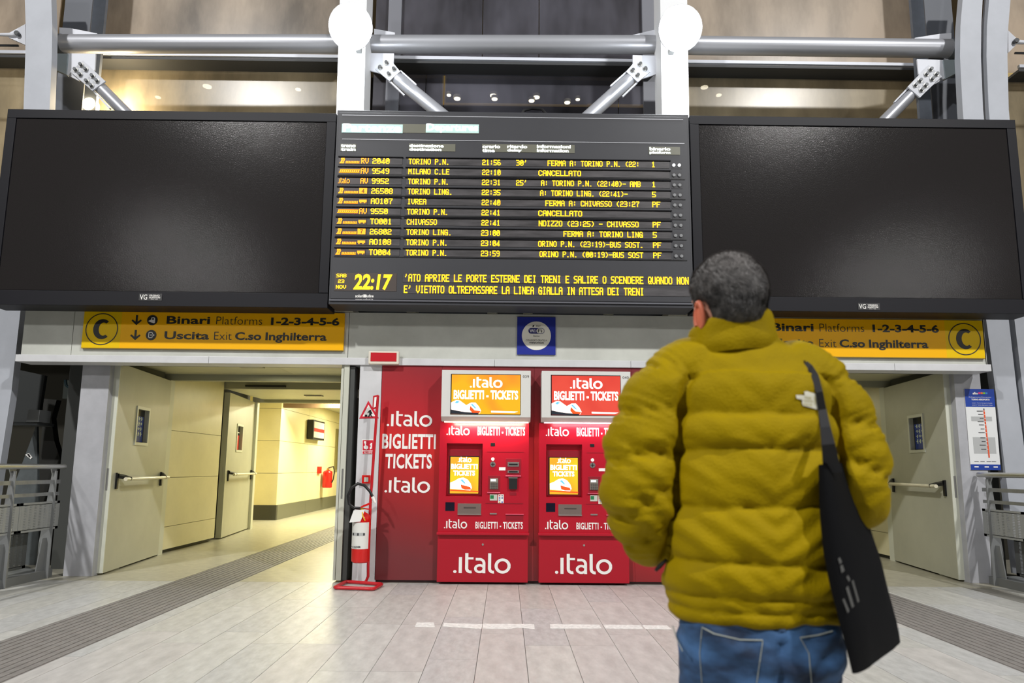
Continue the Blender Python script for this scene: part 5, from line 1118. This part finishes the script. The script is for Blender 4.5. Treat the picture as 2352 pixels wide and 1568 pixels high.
# ---- jacket
CXM = 0.645
tor = [((CXM+.002, DM+.01, .826), .205, .135), ((CXM, DM+.01, .845), .222, .150), ((CXM, DM+.01, .90), .230, .158), ((CXM, DM, 1.0), .226, .156), ((CXM, DM, 1.10), .215, .150),
       ((CXM, DM, 1.22), .212, .146), ((CXM, DM, 1.33), .218, .142), ((CXM, DM, 1.41), .222, .130), ((CXM, DM+.005, 1.455), .195, .112), ((CXM, DM+.01, 1.495), .150, .095), ((CXM-.003, DM+.015, 1.525), .105, .085), ((CXM-.004, DM+.02, 1.55), .085, .080)]
mb = MB(); mb.loft(loft_rings(tor, 40, 2.4))
armL = [mp(1600, 838, DM+.01), mp(1545, 880, DM+.005), mp(1505, 945, DM), mp(1476, 1040, DM-.005), mp(1470, 1130, DM-.005), mp(1482, 1200, DM+.03), mp(1515, 1235, DM+.09), mp(1560, 1245, DM+.155)]
rL = [.075, .088, .092, .093, .092, .085, .078, .058]
armR = [mp(1825, 850, DM+.01), mp(1872, 888, DM+.005), mp(1914, 955, DM), mp(1945, 1040, DM-.005), mp(1952, 1115, DM-.005), mp(1940, 1150, DM+.04), mp(1915, 1180, DM+.10), mp(1880, 1190, DM+.155)]
rR = [.075, .086, .090, .092, .090, .084, .076, .058]
def dense(P, R, n=6):
    out = []; rr = []
    for i in range(len(P)-1):
        p0 = P[max(i-1, 0)]; p1 = P[i]; p2 = P[i+1]; p3 = P[min(i+2, len(P)-1)]
        for k in range(n):
            t = k/n; out.append(0.5*((2*p1)+(p2-p0)*t+(2*p0-5*p1+4*p2-p3)*t*t+(3*p1-p0-3*p2+p3)*t**3)); rr.append(R[i]*(1-t)+R[i+1]*t)
    out.append(P[-1]); rr.append(R[-1]); return out, rr
aL, raL = dense(armL, rL); aR, raR = dense(armR, rR)
mb.tube(aL, raL, 24); mb.tube(aR, raR, 24)
for a, r in ((aL, raL), (aR, raR)): mb.ball(a[0], r[0]*.95, 20, 14)
jk = remesh(mb, 0.0065, 9)
co = coords(jk); no = normals(jk)
PL = np.array([list(q) for q in aL]); PR = np.array([list(q) for q in aR]); RL_ = np.array(raL); RR_ = np.array(raR)
def arclen(P): d = np.linalg.norm(np.diff(P, axis=0), axis=1); return np.concatenate([[0], np.cumsum(d)])
SL, SR = arclen(PL), arclen(PR)
dL = np.linalg.norm(co[:, None, :]-PL[None], axis=2)-RL_[None]; dR = np.linalg.norm(co[:, None, :]-PR[None], axis=2)-RR_[None]
iL, iR = dL.argmin(1), dR.argmin(1); mL, mR = dL.min(1), dR.min(1)
# torso distance (normalised superellipse)
zt = np.array([r[0][2] for r in tor]); at_ = np.array([r[1] for r in tor]); bt_ = np.array([r[2] for r in tor]); cyt = np.array([r[0][1] for r in tor])
A_ = np.interp(co[:, 2], zt, at_); B_ = np.interp(co[:, 2], zt, bt_); CY_ = np.interp(co[:, 2], zt, cyt)
q = (np.abs((co[:, 0]-CXM)/A_)**2.4+np.abs((co[:, 1]-CY_)/B_)**2.4)**(1/2.4); mT = (q-1)*np.minimum(A_, B_)
seams = [at(1720, y_, DM-.15).z for y_ in (1418, 1383, 1300, 1166, 1030, 946)]; seams = sorted(seams)+[1.60]
def puff(s_, knots, amp, w_=0.012):
    k = np.array(knots); i = np.clip(np.searchsorted(k, s_)-1, 0, len(k)-2); a, b = k[i], k[i+1]; L = b-a; t = np.clip((s_-a)/L, 0, 1)
    bulge = np.minimum(1, L/0.09)*(np.sin(PI*t)**0.48)
    return amp*(bulge-0.45)
tor_p = np.zeros(len(co))
sk = np.array([seams[0]-.05]+seams)
zw = co[:, 2].copy()
for i in range(len(co)):                                 # seams sag and wander a little
    zw[i] += 0.008*nz_(co[i], 5, 3.1)+0.004*nz_(co[i], 16, 1.7)
tor_p = puff(zw, sk, 0.023)
tor_p = np.where(zw > seams[-2]+.0, np.where(zw > 1.44, .002, tor_p), tor_p)
kL = np.array([-.1, .075, .185, .30, .40, .47, .60]); kR = np.array([-.1, .075, .185, .30, .39, .47, .60])
# sleeve seams tilt: lower towards the outside
def sleeve(i_, S_, P_, k_, sg):
    s_ = S_[i_]; tilt = (co[:, 0]-P_[i_][:, 0])*sg*0.38
    return puff(s_+tilt+0.010*np.array([nz_(c, 7, 5.0) for c in co]), k_, 0.022)
pL, pR = sleeve(iL, SL, PL, kL, 1), sleeve(iR, SR, PR, kR, -1)
am = np.minimum(mL, mR); arm_p = np.where(mL < mR, pL, pR)
wgt = 1/(1+np.exp(-(mT-am)/0.010))                        # 1 on sleeves
groove = -0.024*np.exp(-((mT-am)/0.010)**2)*(np.minimum(mL, mR) < .03)*(co[:, 2] < 1.44)*(co[:, 2] > .85)
disp = tor_p*(1-wgt)+arm_p*wgt+groove
# diagonal folds and crumples
for i in range(len(co)):
    x, y, z = co[i]; f = 0
    u = (x-CXM)*0.75+(z-1.0)*1.0; v_ = (x-CXM)*-0.75+(z-1.0)
    side = 1 if x < CXM else -1
    d_ = u if side > 0 else v_
    f += 0.0125*noise.noise(Vector((d_*24, (u-v_)*4, y*6)))*(1 if z < 1.28 else .3)*(1 if z > .93 else .5)
    f += 0.0035*noise.noise(Vector((x*9, y*9, z*24)))
    near = min(abs(z-s_) for s_ in seams)                  # gathers along the seams
    f += 0.0030*math.exp(-near/0.022)*noise.noise(Vector((x*48, y*30, z*9)))
    f += 0.0030*float(wgt[i])*noise.noise(Vector((x*12, y*12, z*30)))
    disp[i] += f
co2 = co+no*disp[:, None]
setco(jk, co2)
ed = np.empty(len(jk.edges)*2, dtype=np.int64); jk.edges.foreach_get('vertices', ed); ed = ed.reshape(-1, 2)
deg = np.zeros(len(co2)); np.add.at(deg, ed[:, 0], 1); np.add.at(deg, ed[:, 1], 1); deg[deg == 0] = 1
for _ in range(1):
    acc = np.zeros_like(co2); np.add.at(acc, ed[:, 0], co2[ed[:, 1]]); np.add.at(acc, ed[:, 1], co2[ed[:, 0]]); co2 = co2*.6+acc/deg[:, None]*.4
setco(jk, co2)
yel = mat('jacket_nylon', (150, 127, 0), 0.7, var=0.06, vscale=5, bump=0.25, bscale=160, spec=0.1)
jacket = fin(jk, 'jacket', yel, man)
# ---- collar: a standing ring, lower at the left where the head turns
def collar():
    n = 48; mbc = MB(); rings = []
    cx0, cy0 = mp(1680, 800).x, DM+.005
    for (t, ex, off) in ((0, .006, 0), (.25, .016, 0), (.55, .010, 0), (.85, .012, 0), (1.0, .004, 0), (1.0, -.008, 0), (.85, -.016, 0), (.3, -.016, 0), (0, -.02, 0)):
        r = []
        for k in range(n):
            a = 2*PI*k/n; ca, sa = math.cos(a), math.sin(a)
            zb = 1.500+0.010*ca-0.006*sa; zt_ = 1.600+0.022*ca-0.012*sa
            rx, ry = .104-.004*t, .088-.002*t
            wob = .004*noise.noise(Vector((ca*2.2, sa*2.2, t*3)))
            r.append(Vector((cx0+(rx+ex+wob)*ca+.012*(1-t)*max(ca, 0), cy0+(ry+ex+wob)*sa, zb+(zt_-zb)*t)))
        rings.append(r)
    rings.append(rings[0]); mbc.loft(rings, cap=False)
    me = bpy.data.meshes.new('collar'); me.from_pydata(mbc.v, [], mbc.f); me.update()
    o = fin(me, 'collar', yel, jacket); md = o.modifiers.new('s', 'SUBSURF'); md.levels = md.render_levels = 2; return o
collar()
# ---- emblem patch and hanging cord
from mathutils.bvhtree import BVHTree
def snap(px, py, off=0.003):
    bv = snap.bv; d = ray(px, py).normalized(); h = bv.ray_cast(CAM, d)
    if h[0] is None: return mp(px, py, DM-.1)
    return h[0]-d*off
snap.bv = BVHTree.FromPolygons([Vector(c) for c in co2], [tuple(p.vertices) for p in jk.polygons])
def patch(pts, name, m, parent, off=.003, n=7):
    """flat print following the cloth: polygon given in picture corners, filled by a fan of strips"""
    cxp = sum(p[0] for p in pts)/len(pts); cyp = sum(p[1] for p in pts)/len(pts); rings = []
    for j in range(n, 0, -1): rings.append([snap(cxp+(p[0]-cxp)*j/n, cyp+(p[1]-cyp)*j/n, off) for p in pts])
    mbp = MB(); mbp.loft(rings, cap=False); c = snap(cxp, cyp, off); k = len(mbp.v); mbp.v.append(c); m_ = len(pts); b0 = k-m_
    mbp.f += [(b0+i, b0+(i+1) % m_, k) for i in range(m_)]
    return mbp.build(name, m, parent, smooth=True)
lgm = mat('emblem_white', (232, 230, 214), 0.6)
em_ = patch([(1828, 907), (1834, 907), (1840, 907), (1848, 908), (1848, 903), (1847, 899), (1854, 898), (1862, 901), (1870, 903), (1878, 907), (1886, 913), (1892, 925), (1895, 935), (1897, 946), (1886, 943), (1870, 938), (1856, 934), (1844, 931), (1842, 924), (1843, 918), (1830, 915)], 'emblem_patch', lgm, jacket)
olive = mat('emblem_thread', (178, 168, 96), 0.6)
for a, b, y_ in ((1848, 1864, 912), (1847, 1868, 920), (1846, 1866, 928)):
    tm = text_part({912: 'THE', 920: 'NORTH', 928: 'FACE'}[y_], (0, 0, 0), (1, 0, 0), (0, 0, 1), 1, 1, olive, None, bold=.01)
    for v in tm.data.vertices: v.co = snap(a+(b-a)*v.co.x, y_+2.4+(v.co.x*2.0)-v.co.z*5, .0045)-Vector(man.location)
    tm.parent = jacket
for k in range(2):
    pts = [snap(1871+k*7+math.sin(t*.25)*1.5, 909+k*3+t*2.6, .0045) for t in range(9)]
    MB().tube(pts, .0006, 5).build('emblem_arc', olive, jacket)
p = mp(1505, 1303, DM-.02); MB().tube([p+Vector((.03, 0, .02)), p+Vector((.01, 0, .002)), p+Vector((0, 0, -.008))], [.004, .006, .004], 8).build('zip_cord', blackm, jacket)
# ---- jeans
hip = [((CXM, DM+.01, .45), .0, .0)]
mbj = MB()
mbj.loft(loft_rings([((CXM, DM, .655), .180, .112), ((CXM, DM-.002, .72), .196, .128), ((CXM, DM-.004, .78), .200, .132), ((CXM, DM, .84), .195, .128), ((CXM, DM+.005, .92), .185, .12), ((CXM, DM+.01, .99), .175, .11)], 40, 2.5))
for s in (-1, 1):
    fx_ = CXM+s*.115
    P, R_ = dense([Vector((CXM+s*.098, DM, .76)), Vector((CXM+s*.100, DM+.005, .62)), Vector((CXM+s*.108, DM+.01, .47)), Vector((CXM+s*.115, DM, .28)), Vector((CXM+s*.118, DM-.01, .10)), Vector((CXM+s*.118, DM-.01, .055))], [.105, .097, .080, .068, .066, .07])
    mbj.tube(P, R_, 24)
jn = remesh(mbj, 0.009, 6); co = coords(jn); no = normals(jn)
for i in range(len(co)):
    x, y, z = co[i]; sag = abs(x-CXM)
    f = .008*noise.noise(Vector((x*7, y*7, (z-sag*.8)*30)))+.003*noise.noise(Vector((x*30, y*30, z*40)))
    f += -.012*math.exp(-((x-CXM-.01)/.012)**2)*(1 if y < DM and z < .80 else 0)
    f += .010*math.exp(-((z-(.735-.35*(CXM+.02-x if x < CXM+.02 else 0)*-1))/.022)**2)*(1 if y < DM else 0)
    co[i] += no[i]*f
setco(jn, co)
def denim():
    m = bpy.data.materials.new('denim'); m.use_nodes = True; nt = m.node_tree; b = nt.nodes['Principled BSDF']; b.inputs['Roughness'].default_value = .8
    tc = nt.nodes.new('ShaderNodeTexCoord'); mp_ = nt.nodes.new('ShaderNodeMapping'); mp_.inputs['Scale'].default_value = (1, 1, 2.2); n = nt.nodes.new('ShaderNodeTexNoise'); n.inputs['Scale'].default_value = 7; n.inputs['Detail'].default_value = 5
    nt.links.new(tc.outputs['Object'], mp_.inputs['Vector']); nt.links.new(mp_.outputs['Vector'], n.inputs['Vector']); r = nt.nodes.new('ShaderNodeValToRGB'); nt.links.new(n.outputs['Fac'], r.inputs['Fac'])
    r.color_ramp.elements[0].position = .36; r.color_ramp.elements[0].color = C(16, 36, 62); r.color_ramp.elements[1].position = .66; r.color_ramp.elements[1].color = C(64, 104, 152)
    nt.links.new(r.outputs['Color'], b.inputs['Base Color']); n2 = nt.nodes.new('ShaderNodeTexNoise'); n2.inputs['Scale'].default_value = 300; bp = nt.nodes.new('ShaderNodeBump'); bp.inputs['Strength'].default_value = .3; bp.inputs['Distance'].default_value = .003
    nt.links.new(tc.outputs['Object'], n2.inputs['Vector']); nt.links.new(n2.outputs['Fac'], bp.inputs['Height']); nt.links.new(bp.outputs['Normal'], b.inputs['Normal']); return m
jbv = BVHTree.FromPolygons([Vector(c) for c in co], [tuple(p.vertices) for p in jn.polygons])
jeans = fin(jn, 'jeans', denim(), man)
snap.bv = jbv
stitch = mat('stitching', (150, 156, 150), .7); denim2 = mat('denim_pocket', (44, 74, 112), .8, var=.3, vscale=9)
def seamline(pts, nm='stitch_line', r=.0016, m_=stitch):
    P = []
    for (a, b) in zip(pts[:-1], pts[1:]):
        for k in range(8): P.append(snap(a[0]+(b[0]-a[0])*k/8, a[1]+(b[1]-a[1])*k/8, .0015))
    P.append(snap(pts[-1][0], pts[-1][1], .0015)); return MB().tube(P, r, 6).build(nm, m_, jeans)
seamline([(1612, 1440), (1640, 1455), (1700, 1469), (1752, 1470)]); seamline([(1612, 1443), (1607, 1500), (1612, 1568)], r=.001); seamline([(1752, 1472), (1738, 1568)], r=.001)
seamline([(1838, 1464), (1880, 1458), (1912, 1449)]); seamline([(1838, 1464), (1858, 1500), (1864, 1568)], r=.001)
seamline([(1545, 1436), (1556, 1470), (1568, 1495)], r=.0016)
patch([(1788, 1424), (1803, 1424), (1804, 1450), (1790, 1450)], 'belt_loop', denim2, jeans, .004, 3)
# ---- shoes
for s in (-1, 1):
    x0 = CXM+s*.118; sm = MB(); sm.loft(loft_rings([((x0, DM+.045, .012), .048, .145), ((x0, DM+.045, .03), .05, .148), ((x0, DM+.035, .06), .046, .135), ((x0, DM-.005, .095), .043, .085), ((x0, DM-.02, .12), .045, .06)], 28, 2.3))
    sm.build('shoe', mat('shoe_dark', (40, 40, 44), .6), man, smooth=True)
    MB().loft(loft_rings([((x0, DM+.045, .0), .050, .150), ((x0, DM+.045, .022), .052, .152)], 28, 2.3)).build('shoe_sole', mat('sole_white', (200, 200, 196), .6), man)
# ---- body: head, neck, trunk, arms and hands in one skin
HC = Vector((mp(1665, 660).x, DM-.012, 1.662)); yawh = math.radians(22); tilt = math.radians(7)
HM = Matrix.Translation(HC) @ Matrix.Rotation(yawh, 4, 'Z') @ Matrix.Rotation(tilt, 4, 'X')
def hb(mbx, c, r, nu=24, nv=16):
    t_ = MB().ball((0, 0, 0), r, nu, nv); mbx.add([HM @ (Vector(c)+v) for v in t_.v], t_.f)
bd = MB()
hb(bd, (0, -.004, .005), (.084, .100, .100)); hb(bd, (0, -.015, -.035), (.076, .088, .075)); hb(bd, (0, .040, -.060), (.062, .058, .075)); hb(bd, (0, .060, -.105), (.040, .036, .035))
hb(bd, (0, .098, -.045), (.011, .020, .022)); hb(bd, (0, .107, -.058), (.014, .012, .010)); hb(bd, (0, .080, -.088), (.024, .014, .008)); hb(bd, (.03, .078, -.012), (.024, .016, .008)); hb(bd, (-.03, .078, -.012), (.024, .016, .008))
nk = [HM @ Vector((0, -.02, -.07)), Vector((HC.x-.004, DM+.002, 1.55)), Vector((CXM, DM, 1.47)), Vector((CXM, DM, 1.40))]
bd.tube(nk, [.064, .060, .064, .09], 24)
bd.loft(loft_rings([((CXM, DM, .90), .150, .095), ((CXM, DM, 1.1), .150, .10), ((CXM, DM, 1.3), .165, .10), ((CXM, DM, 1.42), .150, .08)], 24))
for a, r in ((aL, raL), (aR, raR)):
    bd.tube([Vector(q) for q in a[3:]], [x*.5 for x in r[3:]], 14)
    e = Vector(a[-1]); d = (Vector(a[-1])-Vector(a[-4])).normalized(); sd = Vector((0, 0, 1)); bd.tube([e, e+d*.05, e+d*.085], [.027, .036, .03], 14)
    for k in range(4):
        o_ = e+d*.08+sd*(.027-.018*k); bd.tube([o_, o_+d*(.04+.008*(1.5-abs(k-1.5))), o_+d*.065+Vector((0, .01, -.006))], [.0095, .009, .0078], 10)
    bd.tube([e+d*.03+sd*.02, e+d*.055+sd*.05, e+d*.085+sd*.055], [.012, .010, .009], 10)
body = remesh(bd, 0.0048, 3)
skin = mat('skin', (214, 160, 138), .55, var=.06, vscale=20)
cob = coords(body).copy(); nob = normals(body).copy(); polys = [tuple(p.vertices) for p in body.polygons]
bodyo = fin(body, 'body', skin, man)
# ears
ear_m = mat('ear_skin', (206, 112, 84), .5)
for s in (-1, 1):
    em2 = MB()
    n = 22; path = [Vector((s*(.090+.008*math.sin(PI*k/n)), -.010-.020*math.sin(2*PI*k/n*.5+0)-0.0, 0)) for k in range(n)]
    P = []
    for k in range(n):
        a = math.radians(-70+300*k/(n-1)); P.append(HM @ Vector((s*(.088+.010*max(0, math.sin(a+.6))), -.006-.019*math.cos(a), -.062+.034*math.sin(a))))
    em2.tube(P, [.0055+.0015*math.sin(PI*k/(n-1)) for k in range(n)], 10); em2.build('ear_rim', ear_m, bodyo, smooth=True)
    e3 = MB().ball((0, 0, 0), (.006, .018, .031), 16, 12); MB().add([HM @ (Vector((s*.088, -.006, -.062))+v) for v in e3.v], e3.f).build('ear', ear_m, bodyo, smooth=True)
    e4 = MB().ball((0, 0, 0), (.0125, .0125, .0125), 16, 12); MB().add([HM @ (Vector((s*.030, .079, -.030))+v) for v in e4.v], e4.f).build('eye', mat('eye_white', (230, 228, 222), .2), bodyo, smooth=True)
    e5 = MB().ball((0, 0, 0), (.006, .003, .006), 12, 8); MB().add([HM @ (Vector((s*.030, .0905, -.030))+v) for v in e5.v], e5.f).build('iris', mat('iris_brown', (70, 46, 30), .2), bodyo, smooth=True)
hl = MB().ball((0, 0, 0), (.020, .006, .005), 16, 8); MB().add([HM @ (Vector((0, .094, -.088))+v) for v in hl.v], hl.f).build('lips', mat('lips', (190, 110, 104), .5), bodyo, smooth=True)
# hair: a close shell over the skull that fades at the hairline, plus short tufts
HI = HM.inverted(); hv = np.array([list(HI @ Vector(c)) for c in cob])
z_, y_, x_ = hv[:, 2], hv[:, 1], hv[:, 0]
mask = np.clip((z_-(-.115+np.clip((y_+.03)/.12, 0, 1)*.165))/.02, 0, 1)                # hairline rises towards the face
mask *= np.clip(((np.abs(x_)*0)+.088-y_)/.02, 0, 1)
ear = np.sqrt(((y_+.004)/.026)**2+((z_+.062)/.042)**2); mask *= np.where(np.abs(x_) > .05, np.clip((ear-.9)/.35, 0, 1), 1)
mask *= np.clip((.155-np.sqrt(x_**2+y_**2+(z_+.02)**2))/.01, 0, 1)
sel = mask > 0.02
thick = np.where(z_ > -.02, .013, .013*np.clip((z_+.12)/.10, .28, 1))
hn = np.array([noise.noise(Vector((a*40, b*40, c*26))) for a, b, c in hv])*.0035+np.array([noise.noise(Vector((a*110, b*110, c*60))) for a, b, c in hv])*.0018
hco = cob+nob*((thick+hn*np.clip(thick/.013, .3, 1))*mask-.002*(1-mask))[:, None]
keep = [p for p in polys if all(sel[i] for i in p)]; used = sorted({i for p in keep for i in p}); rm = {v: k for k, v in enumerate(used)}
me = bpy.data.meshes.new('hair'); me.from_pydata([tuple(hco[i]) for i in used], [], [tuple(rm[i] for i in p) for p in keep]); me.update()
def hairmat():
    m = bpy.data.materials.new('hair_greying'); m.use_nodes = True; nt = m.node_tree; b = nt.nodes['Principled BSDF']; b.inputs['Roughness'].default_value = .6
    tc = nt.nodes.new('ShaderNodeTexCoord'); n = nt.nodes.new('ShaderNodeTexNoise'); n.inputs['Scale'].default_value = 55; n.inputs['Detail'].default_value = 5
    sp = nt.nodes.new('ShaderNodeSeparateXYZ'); nt.links.new(tc.outputs['Object'], sp.inputs[0]); nt.links.new(tc.outputs['Object'], n.inputs['Vector'])
    mr = nt.nodes.new('ShaderNodeMapRange'); mr.inputs[1].default_value = 1.64; mr.inputs[2].default_value = 1.80; nt.links.new(sp.outputs['Z'], mr.inputs[0])  # grey tone gets paler with height
    ad = nt.nodes.new('ShaderNodeMath'); ad.operation = 'MULTIPLY_ADD'; ad.inputs[1].default_value = .55; nt.links.new(mr.outputs[0], ad.inputs[0])
    mu = nt.nodes.new('ShaderNodeMath'); mu.operation = 'MULTIPLY'; mu.inputs[1].default_value = .55; nt.links.new(n.outputs['Fac'], mu.inputs[0]); nt.links.new(mu.outputs[0], ad.inputs[2])
    r = nt.nodes.new('ShaderNodeValToRGB'); r.color_ramp.elements[0].position = .2; r.color_ramp.elements[0].color = C(24, 23, 23); r.color_ramp.elements[1].position = .85; r.color_ramp.elements[1].color = C(128, 124, 122)
    nt.links.new(ad.outputs[0], r.inputs['Fac']); nt.links.new(r.outputs['Color'], b.inputs['Base Color']); return m
hm = hairmat(); hair = fin(me, 'hair', hm, bodyo)
rh = random.Random(11); tf = MB(); cand = [i for i in used if mask[i] > .6]
for _ in range(9000):
    i = rh.choice(cand); p = Vector(hco[i]); n_ = Vector(nob[i]); ln = .013*(1 if z_[i] > -.03 else .4)*rh.uniform(.6, 1.2)
    flow = HM.to_3x3() @ Vector((rh.uniform(-.4, .4)+.3*math.sin(hv[i][2]*60), -.7, -.55+rh.uniform(-.4, .4))); flow = (flow-n_*flow.dot(n_)).normalized()
    tip = p+n_*ln*.42+flow*ln; sd = flow.cross(n_).normalized()*.0009
    tf.v += [p-n_*.001+sd, p-n_*.001-sd, tip]; k = len(tf.v); tf.f.append((k-3, k-2, k-1))
o = tf.build('hair_tufts', hm, hair); o['kind'] = 'stuff'
# ---- tote bag hanging from the right shoulder
bag = thing('tote_bag', tuple(mp(1975, 1310, DM)), 'slim black tote bag hanging from the right shoulder of the man', 'bag')
bagm = mat('bag_canvas', (9, 10, 13), .85, bump=.25, bscale=350, var=.2, vscale=3, spec=0.15)
Yn, Yf = DM-.215, DM+.06
tl, tr_ = at(1890, 1066, Yn+.03), at(1938, 1063, Yf-.03); bl, br_ = at(1962, 1547, Yn), at(2064, 1472, Yf)
rings = []; N = 18
for j in range(N+1):
    t = j/N; a = tl.lerp(bl, t); b = tr_.lerp(br_, t)
    a.x += -.012*math.sin(PI*min(1, t*1.1))+0.0; u_ = (b-a); L = u_.length; u_.normalize(); nrm = u_.cross((bl-tl).normalized()).normalized()
    th_ = .012+.020*math.sin(PI*min(t*.95+.05, 1))**.8; r = []
    for k in range(28):
        an = 2*PI*k/28; ca, sa = math.cos(an), math.sin(an)
        w_ = .5*L*math.copysign(abs(ca)**.55, ca); h_ = th_*math.copysign(abs(sa)**.75, sa)
        h_ += .004*noise.noise(Vector((w_*12, t*5, 2.2)))
        r.append(a.lerp(b, .5)+u_*w_+nrm*h_)
    rings.append(r)
bg = MB().loft(rings); bo = bg.build('bag_body', bagm, bag, smooth=True)
snap.bv = BVHTree.FromPolygons(bg.v, [f for f in bg.f if len(f) == 4])
bm_ = mat('bag_print', (84, 84, 82), .7)
for pts in ([(1925, 1283), (1929, 1279), (1934, 1290), (1929, 1296)], [(1930, 1300), (1935, 1296), (1940, 1310), (1933, 1316)], [(1944, 1325), (1948, 1320), (1953, 1330), (1950, 1336)], [(1943, 1350), (1948, 1345), (1962, 1392), (1957, 1396)], [(1956, 1334), (1960, 1331), (1974, 1380), (1970, 1384)], [(1935, 1376), (1939, 1374), (1951, 1402), (1947, 1408)]):
    patch(pts, 'printed_mark', bm_, bag, .003, 3)
# strap: up over the shoulder and down the front
snap.bv = BVHTree.FromPolygons([Vector(c) for c in co2], [tuple(p.vertices) for p in jacket.data.polygons])
def strap(pts, nm, wd):
    L_, R_ = [], []
    for i, (p, wv) in enumerate(zip(pts, wd)):
        d = (pts[min(i+1, len(pts)-1)]-pts[max(i-1, 0)]).normalized(); s_ = d.cross((CAM-p).normalized()).normalized()*wv
        L_.append(p-s_); R_.append(p+s_)
    off = Vector((0, .003, 0)); n = len(pts)
    rings = [[a, b, b+off, a+off] for a, b in zip(L_, R_)]
    return MB().loft(rings).build(nm, mat('strap_webbing', (20, 21, 26), .7), bag)
sp = [snap(1850, 833, .006), snap(1860, 842, .010), snap(1872, 862, .012), snap(1882, 900, .014), snap(1889, 940, .016), snap(1896, 980, .022), at(1903, 1020, Yn+.0), at(1910, 1066, Yn+.03), at(1912, 1085, Yn+.04)]
strap(sp, 'strap', [.006, .007, .008, .008, .009, .011, .014, .018, .022])
sp2 = [sp[0], sp[0]+Vector((-.004, .05, .010)), sp[0]+Vector((.01, .12, -.03)), sp[0]+Vector((.045, .17, -.14)), sp[0]+Vector((.10, .16, -.28)), at(1935, 1068, Yf-.04)]
strap(sp2, 'front_strap', [.006, .009, .010, .011, .012, .014])
